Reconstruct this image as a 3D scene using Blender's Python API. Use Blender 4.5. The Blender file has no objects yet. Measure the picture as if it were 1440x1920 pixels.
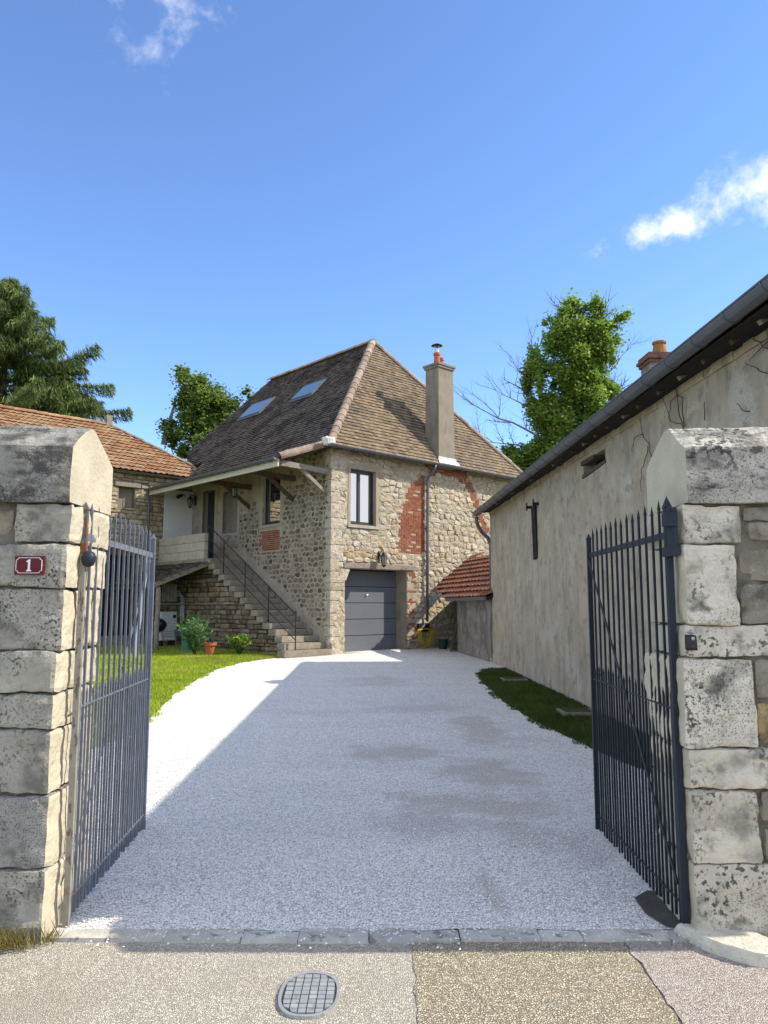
import bpy, math, random
import numpy as np
from mathutils import Vector, Matrix, noise
R = math.radians
scene = bpy.context.scene
COL = scene.collection

# ------------------------------------------------------------------ camera
cam_d = bpy.data.cameras.new('camera'); cam = bpy.data.objects.new('camera', cam_d); COL.objects.link(cam)
cam.location = (0, 0, 1.6); cam.rotation_euler = (R(96.93), 0, 0)
cam_d.sensor_width = 36; cam_d.lens = 27.02; cam_d.clip_start = .05; cam_d.clip_end = 3000
scene.camera = cam
scene.render.resolution_x, scene.render.resolution_y = 768, 1024
scene.view_settings.view_transform = 'Standard'; scene.view_settings.look = 'None'
scene.view_settings.exposure = 1.2; scene.view_settings.gamma = 1; scene.view_settings.use_curve_mapping = False
scene.cycles.use_denoising = True
scene.cycles.max_bounces = 6

# ------------------------------------------------------------------ sky and sun
SUN_EL, SUN_AZ = 41.0, 1.2           # azimuth measured from +X towards +Y
S = Vector((math.cos(R(SUN_EL)) * math.cos(R(SUN_AZ)), math.cos(R(SUN_EL)) * math.sin(R(SUN_AZ)), math.sin(R(SUN_EL))))
w = bpy.data.worlds.new('World'); scene.world = w; w.use_nodes = True
nt = w.node_tree; nt.nodes.clear()
def wn(t, **k):
    n = nt.nodes.new(t)
    for a, b in k.items(): setattr(n, a, b)
    return n
def wmath(op, a, b=None, c=None):
    n = wn('ShaderNodeMath', operation=op)
    for i, v in enumerate((a, b, c)):
        if v is None: continue
        if isinstance(v, (int, float)): n.inputs[i].default_value = v
        else: nt.links.new(v, n.inputs[i])
    return n.outputs[0]
sky = wn('ShaderNodeTexSky', sky_type='NISHITA', sun_disc=False, sun_elevation=R(SUN_EL), sun_rotation=R(90 - SUN_AZ),
         altitude=300, air_density=0.75, dust_density=0.0, ozone_density=6.0)
geo = wn('ShaderNodeTexCoord')
nz = wn('ShaderNodeTexNoise'); nz.inputs['Scale'].default_value = 14; nz.inputs['Detail'].default_value = 9; nz.inputs['Roughness'].default_value = .62
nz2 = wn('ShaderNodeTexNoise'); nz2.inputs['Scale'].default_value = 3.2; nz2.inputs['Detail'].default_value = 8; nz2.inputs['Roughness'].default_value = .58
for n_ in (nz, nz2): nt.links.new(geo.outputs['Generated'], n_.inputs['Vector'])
sep = wn('ShaderNodeSeparateXYZ'); nt.links.new(geo.outputs['Generated'], sep.inputs[0])
def blob(c, rad, tilt, k, lo, hi, amt):
    m = wn('ShaderNodeMapping', vector_type='TEXTURE'); nt.links.new(geo.outputs['Generated'], m.inputs['Vector'])
    m.inputs['Location'].default_value = c; m.inputs['Scale'].default_value = (rad[0], 1.0, rad[1]); m.inputs['Rotation'].default_value = (0, R(tilt), 0)
    l = wn('ShaderNodeVectorMath', operation='LENGTH'); nt.links.new(m.outputs[0], l.inputs[0])
    v = wmath('ADD', wmath('SUBTRACT', 1.0, l.outputs['Value']), wmath('MULTIPLY', wmath('SUBTRACT', nz.outputs['Fac'], .5), k))
    mr = wn('ShaderNodeMapRange', interpolation_type='SMOOTHSTEP'); nt.links.new(v, mr.inputs[0])
    mr.inputs[1].default_value = lo; mr.inputs[2].default_value = hi; mr.inputs[4].default_value = amt
    return mr.outputs[0]
cl = blob((.335, .83, .432), (.075, .03), -12, 3.4, .05, 1.1, .78)
cl = wmath('MAXIMUM', cl, blob((.43, .79, .462), (.075, .045), -20, 3.2, .0, 1.0, .78))
cl = wmath('MAXIMUM', cl, blob((-.24, .742, .636), (.14, .040), 6, 4.8, .25, 1.8, .72))
cl = wmath('MAXIMUM', cl, blob((-.275, .762, .597), (.06, .04), -35, 4.8, .4, 2.0, .55))
# fair-weather clouds out of view (reflected in the windows), thickened as neutral fill light
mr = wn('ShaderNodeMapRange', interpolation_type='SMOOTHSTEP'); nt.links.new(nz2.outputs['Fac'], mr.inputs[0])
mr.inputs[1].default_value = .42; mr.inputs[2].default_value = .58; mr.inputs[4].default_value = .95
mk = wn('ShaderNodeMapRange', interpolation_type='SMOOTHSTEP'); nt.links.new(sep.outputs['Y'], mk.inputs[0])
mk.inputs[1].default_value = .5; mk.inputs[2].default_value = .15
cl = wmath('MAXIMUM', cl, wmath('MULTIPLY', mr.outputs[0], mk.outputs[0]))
tint = wn('ShaderNodeMix', data_type='RGBA', blend_type='MULTIPLY'); tint.inputs['Factor'].default_value = 1
hs = wn('ShaderNodeHueSaturation'); hs.inputs['Saturation'].default_value = 1.0; nt.links.new(sky.outputs[0], hs.inputs['Color'])
nt.links.new(hs.outputs[0], tint.inputs['A']); tint.inputs['B'].default_value = (1.0, .98, .99, 1)
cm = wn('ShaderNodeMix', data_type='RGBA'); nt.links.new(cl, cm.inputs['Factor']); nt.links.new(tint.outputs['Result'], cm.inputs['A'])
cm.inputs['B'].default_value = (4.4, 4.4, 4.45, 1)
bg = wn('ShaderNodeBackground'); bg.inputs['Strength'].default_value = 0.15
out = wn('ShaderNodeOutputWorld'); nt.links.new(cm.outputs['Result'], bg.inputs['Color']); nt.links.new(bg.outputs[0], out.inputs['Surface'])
sun_d = bpy.data.lights.new('sun', 'SUN'); sun = bpy.data.objects.new('sun', sun_d); COL.objects.link(sun)
sun_d.energy = 2.65; sun_d.angle = R(.53); sun_d.color = (1, .93, .81)
sun.rotation_euler = S.to_track_quat('Z', 'Y').to_euler(); sun.location = (30, 5, 30)

# ------------------------------------------------------------------ materials
def surf(name, cols, rough=.9, var=.3, vs=5., stains=(), bump=.4, bs=40., bd=.02, metal=0., spec=.25, transl=0., ior=1.45, detail=6):
    m = bpy.data.materials.new(name); m.use_nodes = True; t = m.node_tree; t.nodes.clear()
    def n(ty, **k):
        q = t.nodes.new(ty)
        for a, b in k.items(): setattr(q, a, b)
        return q
    L = t.links.new
    tc = n('ShaderNodeTexCoord'); oi = n('ShaderNodeObjectInfo')
    rnd = n('ShaderNodeMath', operation='MULTIPLY'); L(oi.outputs['Random'], rnd.inputs[0]); rnd.inputs[1].default_value = 0 if name.startswith('wall_') else 31
    ad = n('ShaderNodeVectorMath', operation='ADD'); L(tc.outputs['Object'], ad.inputs[0]); L(rnd.outputs[0], ad.inputs[1])
    at = n('ShaderNodeAttribute', attribute_name='tone')
    rp = n('ShaderNodeValToRGB'); L(at.outputs['Fac'], rp.inputs[0])
    cr = rp.color_ramp
    while len(cr.elements) < len(cols): cr.elements.new(.5)
    for i, c in enumerate(cols):
        cr.elements[i].position = i / max(1, len(cols) - 1); cr.elements[i].color = (*c, 1)
    if len(cols) == 1: cr.elements[1].color = (*cols[0], 1)
    def noi(scale, det=detail, stretch=None, ro=.55):
        q = n('ShaderNodeTexNoise'); q.inputs['Scale'].default_value = scale; q.inputs['Detail'].default_value = det; q.inputs['Roughness'].default_value = ro
        if stretch:
            mp = n('ShaderNodeMapping'); mp.inputs['Scale'].default_value = stretch; L(ad.outputs[0], mp.inputs['Vector']); L(mp.outputs[0], q.inputs['Vector'])
        else: L(ad.outputs[0], q.inputs['Vector'])
        return q.outputs['Fac']
    def mr_(src, a, b, c, d, smooth=True):
        q = n('ShaderNodeMapRange', interpolation_type='SMOOTHSTEP' if smooth else 'LINEAR'); L(src, q.inputs[0])
        for i, v in zip((1, 2, 3, 4), (a, b, c, d)): q.inputs[i].default_value = v
        return q.outputs[0]
    col = rp.outputs[0]
    if var:
        f = mr_(noi(vs), .25, .75, 1 - var, 1 + var, False)
        q = n('ShaderNodeVectorMath', operation='SCALE'); L(col, q.inputs[0]); L(f, q.inputs['Scale']); col = q.outputs[0]
    for s in stains:
        c, sc, lo, hi, amt = s[:5]; ms = s[5] if len(s) > 5 else 0; st = s[6] if len(s) > 6 else None
        f = mr_(noi(sc, 5, st, .6), lo, hi, 0, amt)
        if ms:
            g = mr_(noi(ms, 3), .42, .62, 0, 1)
            q = n('ShaderNodeMath', operation='MULTIPLY'); L(f, q.inputs[0]); L(g, q.inputs[1]); f = q.outputs[0]
        q = n('ShaderNodeMix', data_type='RGBA'); L(f, q.inputs['Factor']); L(col, q.inputs['A']); q.inputs['B'].default_value = (*c, 1); col = q.outputs['Result']
    p = n('ShaderNodeBsdfPrincipled'); L(col, p.inputs['Base Color'])
    p.inputs['Roughness'].default_value = rough; p.inputs['Metallic'].default_value = metal; p.inputs['Specular IOR Level'].default_value = spec; p.inputs['IOR'].default_value = ior
    if bump:
        b = n('ShaderNodeBump'); b.inputs['Strength'].default_value = bump; b.inputs['Distance'].default_value = bd
        L(noi(bs, 6, None, .6), b.inputs['Height']); L(b.outputs[0], p.inputs['Normal'])
    sh = p.outputs[0]
    if transl:
        tr = n('ShaderNodeBsdfTranslucent'); L(col, tr.inputs['Color'])
        mx = n('ShaderNodeMixShader'); mx.inputs[0].default_value = transl; L(sh, mx.inputs[1]); L(tr.outputs[0], mx.inputs[2]); sh = mx.outputs[0]
    o = n('ShaderNodeOutputMaterial'); L(sh, o.inputs['Surface'])
    return m

def grains(name, scale, cell, gap, patch, pscale, plo, phi, pamt, gapw=.12, bump=.6, bd=.01, big=None, spots=()):
    """loose stones or aggregate: a cell colour per grain, dark joints between grains, broad patches of dirt"""
    m = bpy.data.materials.new(name); m.use_nodes = True; t = m.node_tree; t.nodes.clear(); L = t.links.new
    def n(ty, **k):
        q = t.nodes.new(ty)
        for a, b in k.items(): setattr(q, a, b)
        return q
    tc = n('ShaderNodeTexCoord')
    v = n('ShaderNodeTexVoronoi'); v.inputs['Scale'].default_value = scale; L(tc.outputs['Object'], v.inputs['Vector'])
    e = n('ShaderNodeTexVoronoi', feature='DISTANCE_TO_EDGE'); e.inputs['Scale'].default_value = scale; L(tc.outputs['Object'], e.inputs['Vector'])
    sp = n('ShaderNodeSeparateColor'); L(v.outputs['Color'], sp.inputs[0])
    rp = n('ShaderNodeValToRGB'); L(sp.outputs[0], rp.inputs[0]); cr = rp.color_ramp
    while len(cr.elements) < len(cell): cr.elements.new(.5)
    for i, c in enumerate(cell): cr.elements[i].position = i / (len(cell) - 1); cr.elements[i].color = (*c, 1)
    n1 = n('ShaderNodeTexNoise'); n1.inputs['Scale'].default_value = pscale; n1.inputs['Detail'].default_value = 6; n1.inputs['Roughness'].default_value = .6; L(tc.outputs['Object'], n1.inputs['Vector'])
    mr = n('ShaderNodeMapRange', interpolation_type='SMOOTHSTEP'); L(n1.outputs['Fac'], mr.inputs[0]); mr.inputs[1].default_value = plo; mr.inputs[2].default_value = phi; mr.inputs[4].default_value = pamt
    mx = n('ShaderNodeMix', data_type='RGBA'); L(mr.outputs[0], mx.inputs['Factor']); L(rp.outputs[0], mx.inputs['A']); mx.inputs['B'].default_value = (*patch, 1)
    col = mx.outputs['Result']
    if big:
        n2 = n('ShaderNodeTexNoise'); n2.inputs['Scale'].default_value = big[1]; n2.inputs['Detail'].default_value = 5; L(tc.outputs['Object'], n2.inputs['Vector'])
        m2 = n('ShaderNodeMapRange', interpolation_type='SMOOTHSTEP'); L(n2.outputs['Fac'], m2.inputs[0]); m2.inputs[1].default_value = big[2]; m2.inputs[2].default_value = big[3]; m2.inputs[4].default_value = big[4]
        x2 = n('ShaderNodeMix', data_type='RGBA'); L(m2.outputs[0], x2.inputs['Factor']); L(col, x2.inputs['A']); x2.inputs['B'].default_value = (*big[0], 1); col = x2.outputs['Result']
    for (cx, cy, rx, ry, an, amt) in spots:      # trodden, dirtier places on the ground
        mp = n('ShaderNodeMapping', vector_type='TEXTURE'); L(tc.outputs['Object'], mp.inputs['Vector']); mp.inputs['Location'].default_value = (cx, cy, 0); mp.inputs['Rotation'].default_value = (0, 0, an); mp.inputs['Scale'].default_value = (rx, ry, 50)
        ln = n('ShaderNodeVectorMath', operation='LENGTH'); L(mp.outputs[0], ln.inputs[0])
        ns = n('ShaderNodeTexNoise'); ns.inputs['Scale'].default_value = 2.6; ns.inputs['Detail'].default_value = 5; L(tc.outputs['Object'], ns.inputs['Vector'])
        ad = n('ShaderNodeMath', operation='MULTIPLY_ADD'); L(ns.outputs['Fac'], ad.inputs[0]); ad.inputs[1].default_value = -1.8; L(ln.outputs['Value'], ad.inputs[2])
        ms = n('ShaderNodeMapRange', interpolation_type='SMOOTHSTEP'); L(ad.outputs[0], ms.inputs[0]); ms.inputs[1].default_value = .1; ms.inputs[2].default_value = -.55; ms.inputs[4].default_value = amt
        xs = n('ShaderNodeMix', data_type='RGBA'); L(ms.outputs[0], xs.inputs['Factor']); L(col, xs.inputs['A']); xs.inputs['B'].default_value = (*patch, 1); col = xs.outputs['Result']
    g = n('ShaderNodeMapRange'); L(e.outputs['Distance'], g.inputs[0]); g.inputs[1].default_value = 0; g.inputs[2].default_value = gapw
    m3 = n('ShaderNodeMix', data_type='RGBA'); L(g.outputs[0], m3.inputs['Factor']); m3.inputs['A'].default_value = (*gap, 1); L(col, m3.inputs['B'])
    p = n('ShaderNodeBsdfPrincipled'); L(m3.outputs['Result'], p.inputs['Base Color']); p.inputs['Roughness'].default_value = .9; p.inputs['Specular IOR Level'].default_value = .2
    b = n('ShaderNodeBump'); b.inputs['Strength'].default_value = bump; b.inputs['Distance'].default_value = bd; L(g.outputs[0], b.inputs['Height']); L(b.outputs[0], p.inputs['Normal'])
    o = n('ShaderNodeOutputMaterial'); L(p.outputs[0], o.inputs['Surface'])
    return m

LICHEN = (.035, .034, .03)
M = {}
M['pillar'] = surf('pillar_limestone', [(0.333, 0.316, 0.265), (0.399, 0.376, 0.31), (0.299, 0.288, 0.26)], var=.28, vs=4, bump=.7, bs=26, bd=.03,
                   stains=[((.50, .47, .39), 3.5, .5, .62, .45), ((.10, .095, .08), 7, .48, .70, .75), (LICHEN, 62, .53, .6, .85, 3.2), (LICHEN, 140, .55, .6, .75, 2.0), ((.16, .13, .06), 9, .6, .7, .35)])
M['pillar_r'] = surf('pale_speckled_limestone', [(0.636, 0.575, 0.442), (0.699, 0.642, 0.517), (0.586, 0.532, 0.414)], var=.2, vs=4, bump=.8, bs=26, bd=.03,
                   stains=[((.62, .57, .45), 3.0, .5, .62, .5), ((.20, .19, .165), 6, .54, .72, .65), ((.12, .115, .10), 3.2, .5, .66, .6), (LICHEN, 40, .525, .60, .85, 2.6), (LICHEN, 110, .54, .60, .7, 1.8), ((.05, .05, .045), 4, .62, .72, .7)])
M['coping_r'] = surf('black_streaked_coping', [(.50, .465, .39), (.54, .51, .43)], var=.2, vs=4, bump=.9, bs=26, bd=.03, stains=[((.13, .125, .11), 3.4, .47, .63, .7, 0, (1, 1, 2.2)), (LICHEN, 34, .50, .57, .9, 3.0), (LICHEN, 9, .56, .64, .75, 0, (1, 1, 3)), (LICHEN, 110, .54, .6, .7, 1.8)])
M['pillar_dark'] = surf('dark_weathered_limestone', [(0.306, 0.29, 0.254), (0.347, 0.326, 0.276)], var=.3, vs=5, bump=.9, bs=30, bd=.03,
                   stains=[((.06, .058, .052), 5, .40, .62, .85, 0, (1, 1, 2.2)), ((.45, .43, .38), 40, .55, .64, .6, 2.5), (LICHEN, 90, .5, .58, .8, 2.5)])
M['pillar_end'] = surf('smooth_limestone_face', [(.50, .445, .325)], var=.16, vs=5, bump=.6, bs=40, bd=.015, stains=[((.40, .34, .22), 20, .60, .72, .4), ((.25, .22, .15), 110, .62, .68, .5)])
M['rubble'] = surf('rubble_stone', [(.20, .18, .14), (.30, .27, .21), (.36, .27, .13), (.26, .25, .22)], var=.35, vs=7, bump=.8, bs=30, bd=.03,
                   stains=[((.06, .06, .05), 9, .52, .7, .7), ((.5, .48, .42), 30, .58, .66, .5, 3)])
M['pier_mortar'] = surf('wall_pier_mortar', [(.17, .155, .12)], var=.4, vs=9, bump=.8, bs=50, bd=.02, stains=[((.05, .06, .03), 6, .5, .65, .6)])
M['iron'] = surf('painted_iron', [(.020, .025, .036)], rough=.5, var=.15, vs=12, bump=.12, bs=80, bd=.004, spec=.3)
M['iron_worn_lit'] = surf('worn_sunlit_iron', [(0.15, 0.166, 0.202)], rough=.5, var=.25, vs=9, bump=.15, bs=70, bd=.004, spec=.35, stains=[((.36, .37, .38), 30, .62, .68, .8, 2), ((.16, .07, .025), 18, .68, .72, .6)])  # the dark gate paint with sunlight put into its colour, plus flecks and rust
M['rust_white'] = surf('flaking_white_paint', [(0.264, 0.254, 0.215)], rough=.7, var=.15, vs=9, bump=.4, bs=40, bd=.01, stains=[((.12, .10, .08), 11, .56, .60, .9, 0, (3, 3, 1)), ((.22, .09, .03), 2.2, .56, .63, .9)])
M['tip_rust'] = surf('peeling_paint_rust', [(.11, .115, .125)], rough=.7, var=.25, vs=20, bump=.4, bs=60, bd=.006, stains=[((.18, .075, .03), 9, .46, .54, .9), ((.34, .33, .30), 26, .58, .64, .7)])
M['rust'] = surf('rust', [(.17, .075, .035), (.14, .06, .03)], rough=.8, var=.4, vs=20, bump=.4, bs=60, bd=.006)
M['black'] = surf('black_plastic', [(.012, .012, .013)], rough=.4, var=0, bump=0, spec=.5)
M['enamel'] = surf('red_enamel', [(.115, .004, .011)], rough=.3, var=.08, vs=5, bump=0, spec=.3)
M['lamp_glass'] = surf('lamp_glass', [(.20, .20, .17)], rough=.12, var=0, bump=0, spec=.6)
M['white'] = surf('white_enamel', [(.78, .78, .76)], rough=.3, var=.03, bump=0, spec=.5)
# house
M['mortar_l'] = surf('wall_pale_mortar', [(.385, .315, .235)], var=.22, vs=3, bump=.6, bs=45, bd=.015, stains=[((.22, .19, .15), 1.1, .5, .66, .5), ((.44, .38, .30), 2.3, .55, .65, .5)])
M['mortar_r'] = surf('wall_cream_mortar', [(0.369, 0.313, 0.219)], var=.25, vs=4, bump=.8, bs=35, bd=.02, stains=[((.19, .155, .10), 3.5, .52, .66, .6)])
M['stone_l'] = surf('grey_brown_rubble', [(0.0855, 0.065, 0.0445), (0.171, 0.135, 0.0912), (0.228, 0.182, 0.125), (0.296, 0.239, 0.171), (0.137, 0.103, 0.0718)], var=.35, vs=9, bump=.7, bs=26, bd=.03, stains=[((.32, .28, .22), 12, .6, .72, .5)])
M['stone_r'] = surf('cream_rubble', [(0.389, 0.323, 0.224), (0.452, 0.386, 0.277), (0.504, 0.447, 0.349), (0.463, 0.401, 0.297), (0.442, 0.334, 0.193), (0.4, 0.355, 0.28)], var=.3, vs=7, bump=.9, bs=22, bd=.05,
                    stains=[((.20, .16, .10), 10, .56, .72, .55), ((.60, .55, .46), 6, .6, .7, .5)])
M['stone_stair'] = surf('brown_coursed_stone', [(0.121, 0.092, 0.0588), (0.205, 0.155, 0.0963), (0.29, 0.224, 0.139), (0.254, 0.196, 0.128)], var=.35, vs=8, bump=.8, bs=24, bd=.03, stains=[((.33, .28, .20), 10, .6, .72, .5), ((.05, .05, .035), 5, .58, .7, .5)])
M['stair_joint'] = surf('wall_dark_joint', [(.075, .06, .04)], var=.3, vs=8, bump=.6, bs=40, bd=.02)
M['stone_barn'] = surf('yellow_coursed_stone', [(.30, .24, .14), (.42, .35, .22), (.48, .41, .28), (.36, .30, .20)], var=.3, vs=7, bump=.8, bs=22, bd=.04, stains=[((.17, .13, .08), 8, .55, .7, .6)])
M['barn_joint'] = surf('wall_barn_joint', [(.20, .16, .10)], var=.3, vs=6, bump=.6, bs=40, bd=.02)
M['brick'] = surf('red_brick', [(0.212, 0.0688, 0.0361), (0.26, 0.0891, 0.0446), (0.298, 0.12, 0.0659), (0.231, 0.081, 0.0478)], var=.25, vs=14, bump=.5, bs=60, bd=.01, stains=[((.55, .46, .36), 9, .66, .72, .6)])
M['brick_dull'] = surf('sooty_brick', [(.16, .075, .05), (.20, .10, .065), (.13, .085, .065)], var=.3, vs=14, bump=.5, bs=60, bd=.01, stains=[((.07, .06, .05), 8, .5, .65, .7)])
M['brick_pale'] = surf('limewashed_brick', [(.30, .26, .21), (.36, .32, .27), (.20, .16, .13)], var=.25, vs=14, bump=.5, bs=60, bd=.01)
M['dressed'] = surf('dressed_stone', [(.36, .31, .235), (.42, .36, .275)], var=.18, vs=5, bump=.35, bs=45, bd=.01, stains=[((.24, .20, .15), 6, .58, .7, .5)])
M['dressed_sun'] = surf('window_surround_render', [(.34, .28, .20)], var=.12, vs=6, bump=.3, bs=60, bd=.008)
M['band'] = surf('wall_render_band', [(.33, .285, .225)], var=.2, vs=3, bump=.3, bs=40, bd=.01, stains=[((.22, .19, .15), 4, .55, .68, .5)])
M['tile'] = surf('old_clay_tile', [(0.116, 0.0856, 0.0546), (0.171, 0.126, 0.0775), (0.226, 0.167, 0.101), (0.219, 0.171, 0.111), (0.152, 0.121, 0.0835)], var=.2, vs=6, bump=.4, bs=40, bd=.01, stains=[((.10, .085, .07), 1.6, .5, .66, .6), ((.32, .28, .21), 10, .66, .72, .5)])
M['tile_moss_shade'] = surf('mossy_shaded_tile', [(.078, .060, .046), (.105, .081, .062), (.13, .104, .082), (.15, .125, .10), (.10, .083, .068)], var=.3, vs=5, bump=.5, bs=35, bd=.015, stains=[((.035, .032, .027), 1.2, .5, .62, .7), ((.07, .07, .028), 2.3, .58, .68, .5), ((.26, .24, .20), 16, .64, .7, .3)])  # clay tile with the unlit slope's shade put into its colour, moss flecks over
M['tile_barn'] = surf('orange_clay_tile', [(0.278, 0.14, 0.0725), (0.352, 0.198, 0.0966), (0.251, 0.111, 0.0628), (0.334, 0.227, 0.126)], var=.25, vs=4, bump=.4, bs=30, bd=.01, stains=[((.44, .31, .16), 1.3, .5, .62, .6), ((.16, .09, .05), 5, .6, .72, .5)])
M['tile_red'] = surf('red_interlocking_tile', [(0.198, 0.0765, 0.0468), (0.27, 0.117, 0.072), (0.162, 0.0648, 0.0432)], var=.3, vs=8, bump=.4, bs=30, bd=.01, stains=[((.42, .30, .21), 7, .6, .7, .6), ((.08, .05, .035), 5, .6, .7, .6)])
M['ridge'] = surf('ridge_tile_clay', [(0.31, 0.236, 0.172), (0.23, 0.172, 0.127), (0.368, 0.299, 0.23)], var=.25, vs=9, bump=.4, bs=40, bd=.01, stains=[((.14, .11, .09), 8, .58, .7, .6)])
M['lime'] = surf('white_lime_mortar', [(.62, .59, .52)], var=.1, vs=8, bump=.5, bs=30, bd=.02)
M['zinc'] = surf('grey_zinc', [(0.128, 0.132, 0.142)], rough=.45, var=.12, vs=4, bump=.1, bs=20, bd=.005, metal=.35, spec=.5)
M['zinc_light'] = surf('light_zinc', [(.52, .53, .55)], rough=.4, var=.1, vs=4, bump=.1, bs=20, bd=.005, metal=.5, spec=.5)
M['cement'] = surf('wall_grey_cement', [(.235, .205, .155)], var=.16, vs=3, bump=.4, bs=45, bd=.008, stains=[((.15, .13, .10), 2.0, .5, .66, .6, 0, (2, 2, .6))])
M['pot'] = surf('terracotta', [(.42, .13, .055)], rough=.75, var=.15, vs=10, bump=.2, bs=50, bd=.004)
M['pot_old'] = surf('ochre_chimney_pot', [(.30, .145, .045)], rough=.8, var=.25, vs=14, bump=.3, bs=40, bd=.006, stains=[((.12, .07, .04), 18, .55, .68, .7)])
M['anthracite'] = surf('anthracite_paint', [(.030, .033, .040)], rough=.45, var=.05, vs=3, bump=0, spec=.5)
M['door_grey'] = surf('grey_garage_panel', [(.130, .138, .155)], rough=.5, var=.05, vs=2, bump=.05, bs=90, bd=.002, spec=.4)
M['glass'] = surf('window_glass', [(.012, .014, .016)], rough=.03, var=0, bump=.02, bs=2.0, bd=.01, spec=1.0, ior=3.0)
M['glass_sky'] = surf('skylight_glass', [(.10, .16, .20)], rough=.06, var=0, bump=0, spec=1.0, ior=2.6)
M['curtain'] = surf('white_curtain', [(.62, .62, .62)], var=.05, bump=0)
M['wood_old'] = surf('old_oak', [(.075, .05, .032), (.11, .075, .05)], var=.3, vs=10, bump=.5, bs=30, bd=.01, stains=[((.17, .14, .11), 6, .55, .68, .6, 0, (1, 1, 4))])
M['wood_grey'] = surf('weathered_grey_wood', [(.27, .235, .19), (.22, .18, .14)], var=.25, vs=10, bump=.5, bs=30, bd=.01, stains=[((.11, .09, .07), 8, .55, .66, .6)])
M['cream_paint'] = surf('cream_fascia_paint', [(.52, .47, .36)], rough=.6, var=.1, vs=3, bump=.1, bs=20, bd=.005)
M['white_render'] = surf('wall_white_render', [(.66, .65, .64)], var=.06, vs=3, bump=.15, bs=60, bd=.004)
M['dark_in'] = surf('dark_timber', [(.025, .022, .018)], var=.2, bump=.2)
M['block'] = surf('pale_stone_block', [(.40, .355, .27), (.45, .40, .31), (.37, .325, .25)], var=.15, vs=6, bump=.35, bs=50, bd=.008, stains=[((.27, .23, .16), 7, .57, .7, .5)])
M['step'] = surf('grey_stone_step', [(.24, .205, .155), (.30, .26, .20)], var=.25, vs=8, bump=.5, bs=40, bd=.01, stains=[((.13, .115, .08), 6, .55, .68, .6)])
# right-hand building
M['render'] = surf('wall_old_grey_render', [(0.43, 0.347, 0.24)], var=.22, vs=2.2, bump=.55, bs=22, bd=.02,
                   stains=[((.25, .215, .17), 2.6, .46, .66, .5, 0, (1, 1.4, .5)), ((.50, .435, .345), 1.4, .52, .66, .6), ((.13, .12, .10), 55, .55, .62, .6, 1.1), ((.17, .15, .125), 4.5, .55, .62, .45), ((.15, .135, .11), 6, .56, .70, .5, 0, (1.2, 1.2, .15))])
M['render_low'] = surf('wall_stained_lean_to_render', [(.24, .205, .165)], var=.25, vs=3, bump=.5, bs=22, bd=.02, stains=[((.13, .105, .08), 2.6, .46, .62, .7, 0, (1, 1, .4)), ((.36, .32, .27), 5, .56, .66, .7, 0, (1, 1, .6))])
M['twig'] = surf('dead_creeper', [(.09, .065, .045)], var=.2, bump=0)
# plants
M['leaf'] = surf('tree_leaf', [(0.1, 0.171, 0.0257), (0.172, 0.273, 0.0421), (0.257, 0.369, 0.0643), (0.343, 0.437, 0.0999)], rough=.5, var=.3, vs=.8, bump=0, transl=.55, spec=.35)
M['leaf_yel'] = surf('hornbeam_leaf', [(0.0815, 0.148, 0.0267), (0.147, 0.228, 0.0422), (0.217, 0.303, 0.0667), (0.272, 0.333, 0.0949)], rough=.5, var=.3, vs=.8, bump=0, transl=.55, spec=.3)
M['needle'] = surf('conifer_needle', [(0.0556, 0.0896, 0.0258), (0.103, 0.152, 0.0375), (0.175, 0.227, 0.054), (0.254, 0.29, 0.0728)], rough=.6, var=.35, vs=.7, bump=0, transl=.3, spec=.3)
M['bark'] = surf('bark', [(.085, .068, .05)], var=.35, vs=6, bump=.6, bs=20, bd=.03)
M['bark_pale'] = surf('pale_dead_wood', [(.20, .175, .14)], var=.3, vs=6, bump=.4, bs=20, bd=.02)
M['grass'] = surf('lawn_blades', [(0.246, 0.342, 0.0214), (0.344, 0.461, 0.0297), (0.442, 0.535, 0.0475), (0.523, 0.505, 0.095)], rough=.6, var=.3, vs=.9, bump=0, transl=.4, spec=.2, stains=[((.40, .36, .12), .8, .54, .68, .6), ((.12, .19, .02), 1.4, .56, .68, .5)])
M['turf'] = surf('wall_turf_soil', [(0.169, 0.247, 0.0325)], var=.4, vs=2.5, bump=.8, bs=40, bd=.03, stains=[((.15, .13, .06), 1.7, .55, .68, .6)])
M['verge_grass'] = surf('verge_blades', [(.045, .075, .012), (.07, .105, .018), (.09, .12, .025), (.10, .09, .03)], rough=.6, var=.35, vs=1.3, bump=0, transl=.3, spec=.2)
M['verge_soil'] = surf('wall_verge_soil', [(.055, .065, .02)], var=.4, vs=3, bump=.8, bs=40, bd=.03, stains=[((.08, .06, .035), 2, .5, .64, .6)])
M['weed'] = surf('dry_weed', [(.13, .13, .03), (.20, .17, .05), (.28, .20, .08), (.10, .13, .03)], rough=.7, var=.3, vs=8, bump=0, transl=.3)
M['oleander'] = surf('oleander_leaf', [(0.085, 0.187, 0.0595), (0.136, 0.255, 0.0935), (0.221, 0.34, 0.153)], rough=.5, var=.2, vs=4, bump=0, transl=.3)
M['shrub'] = surf('shrub_leaf', [(0.081, 0.176, 0.0203), (0.162, 0.27, 0.0338), (0.27, 0.365, 0.0675)], rough=.5, var=.2, vs=4, bump=0, transl=.35)
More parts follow.
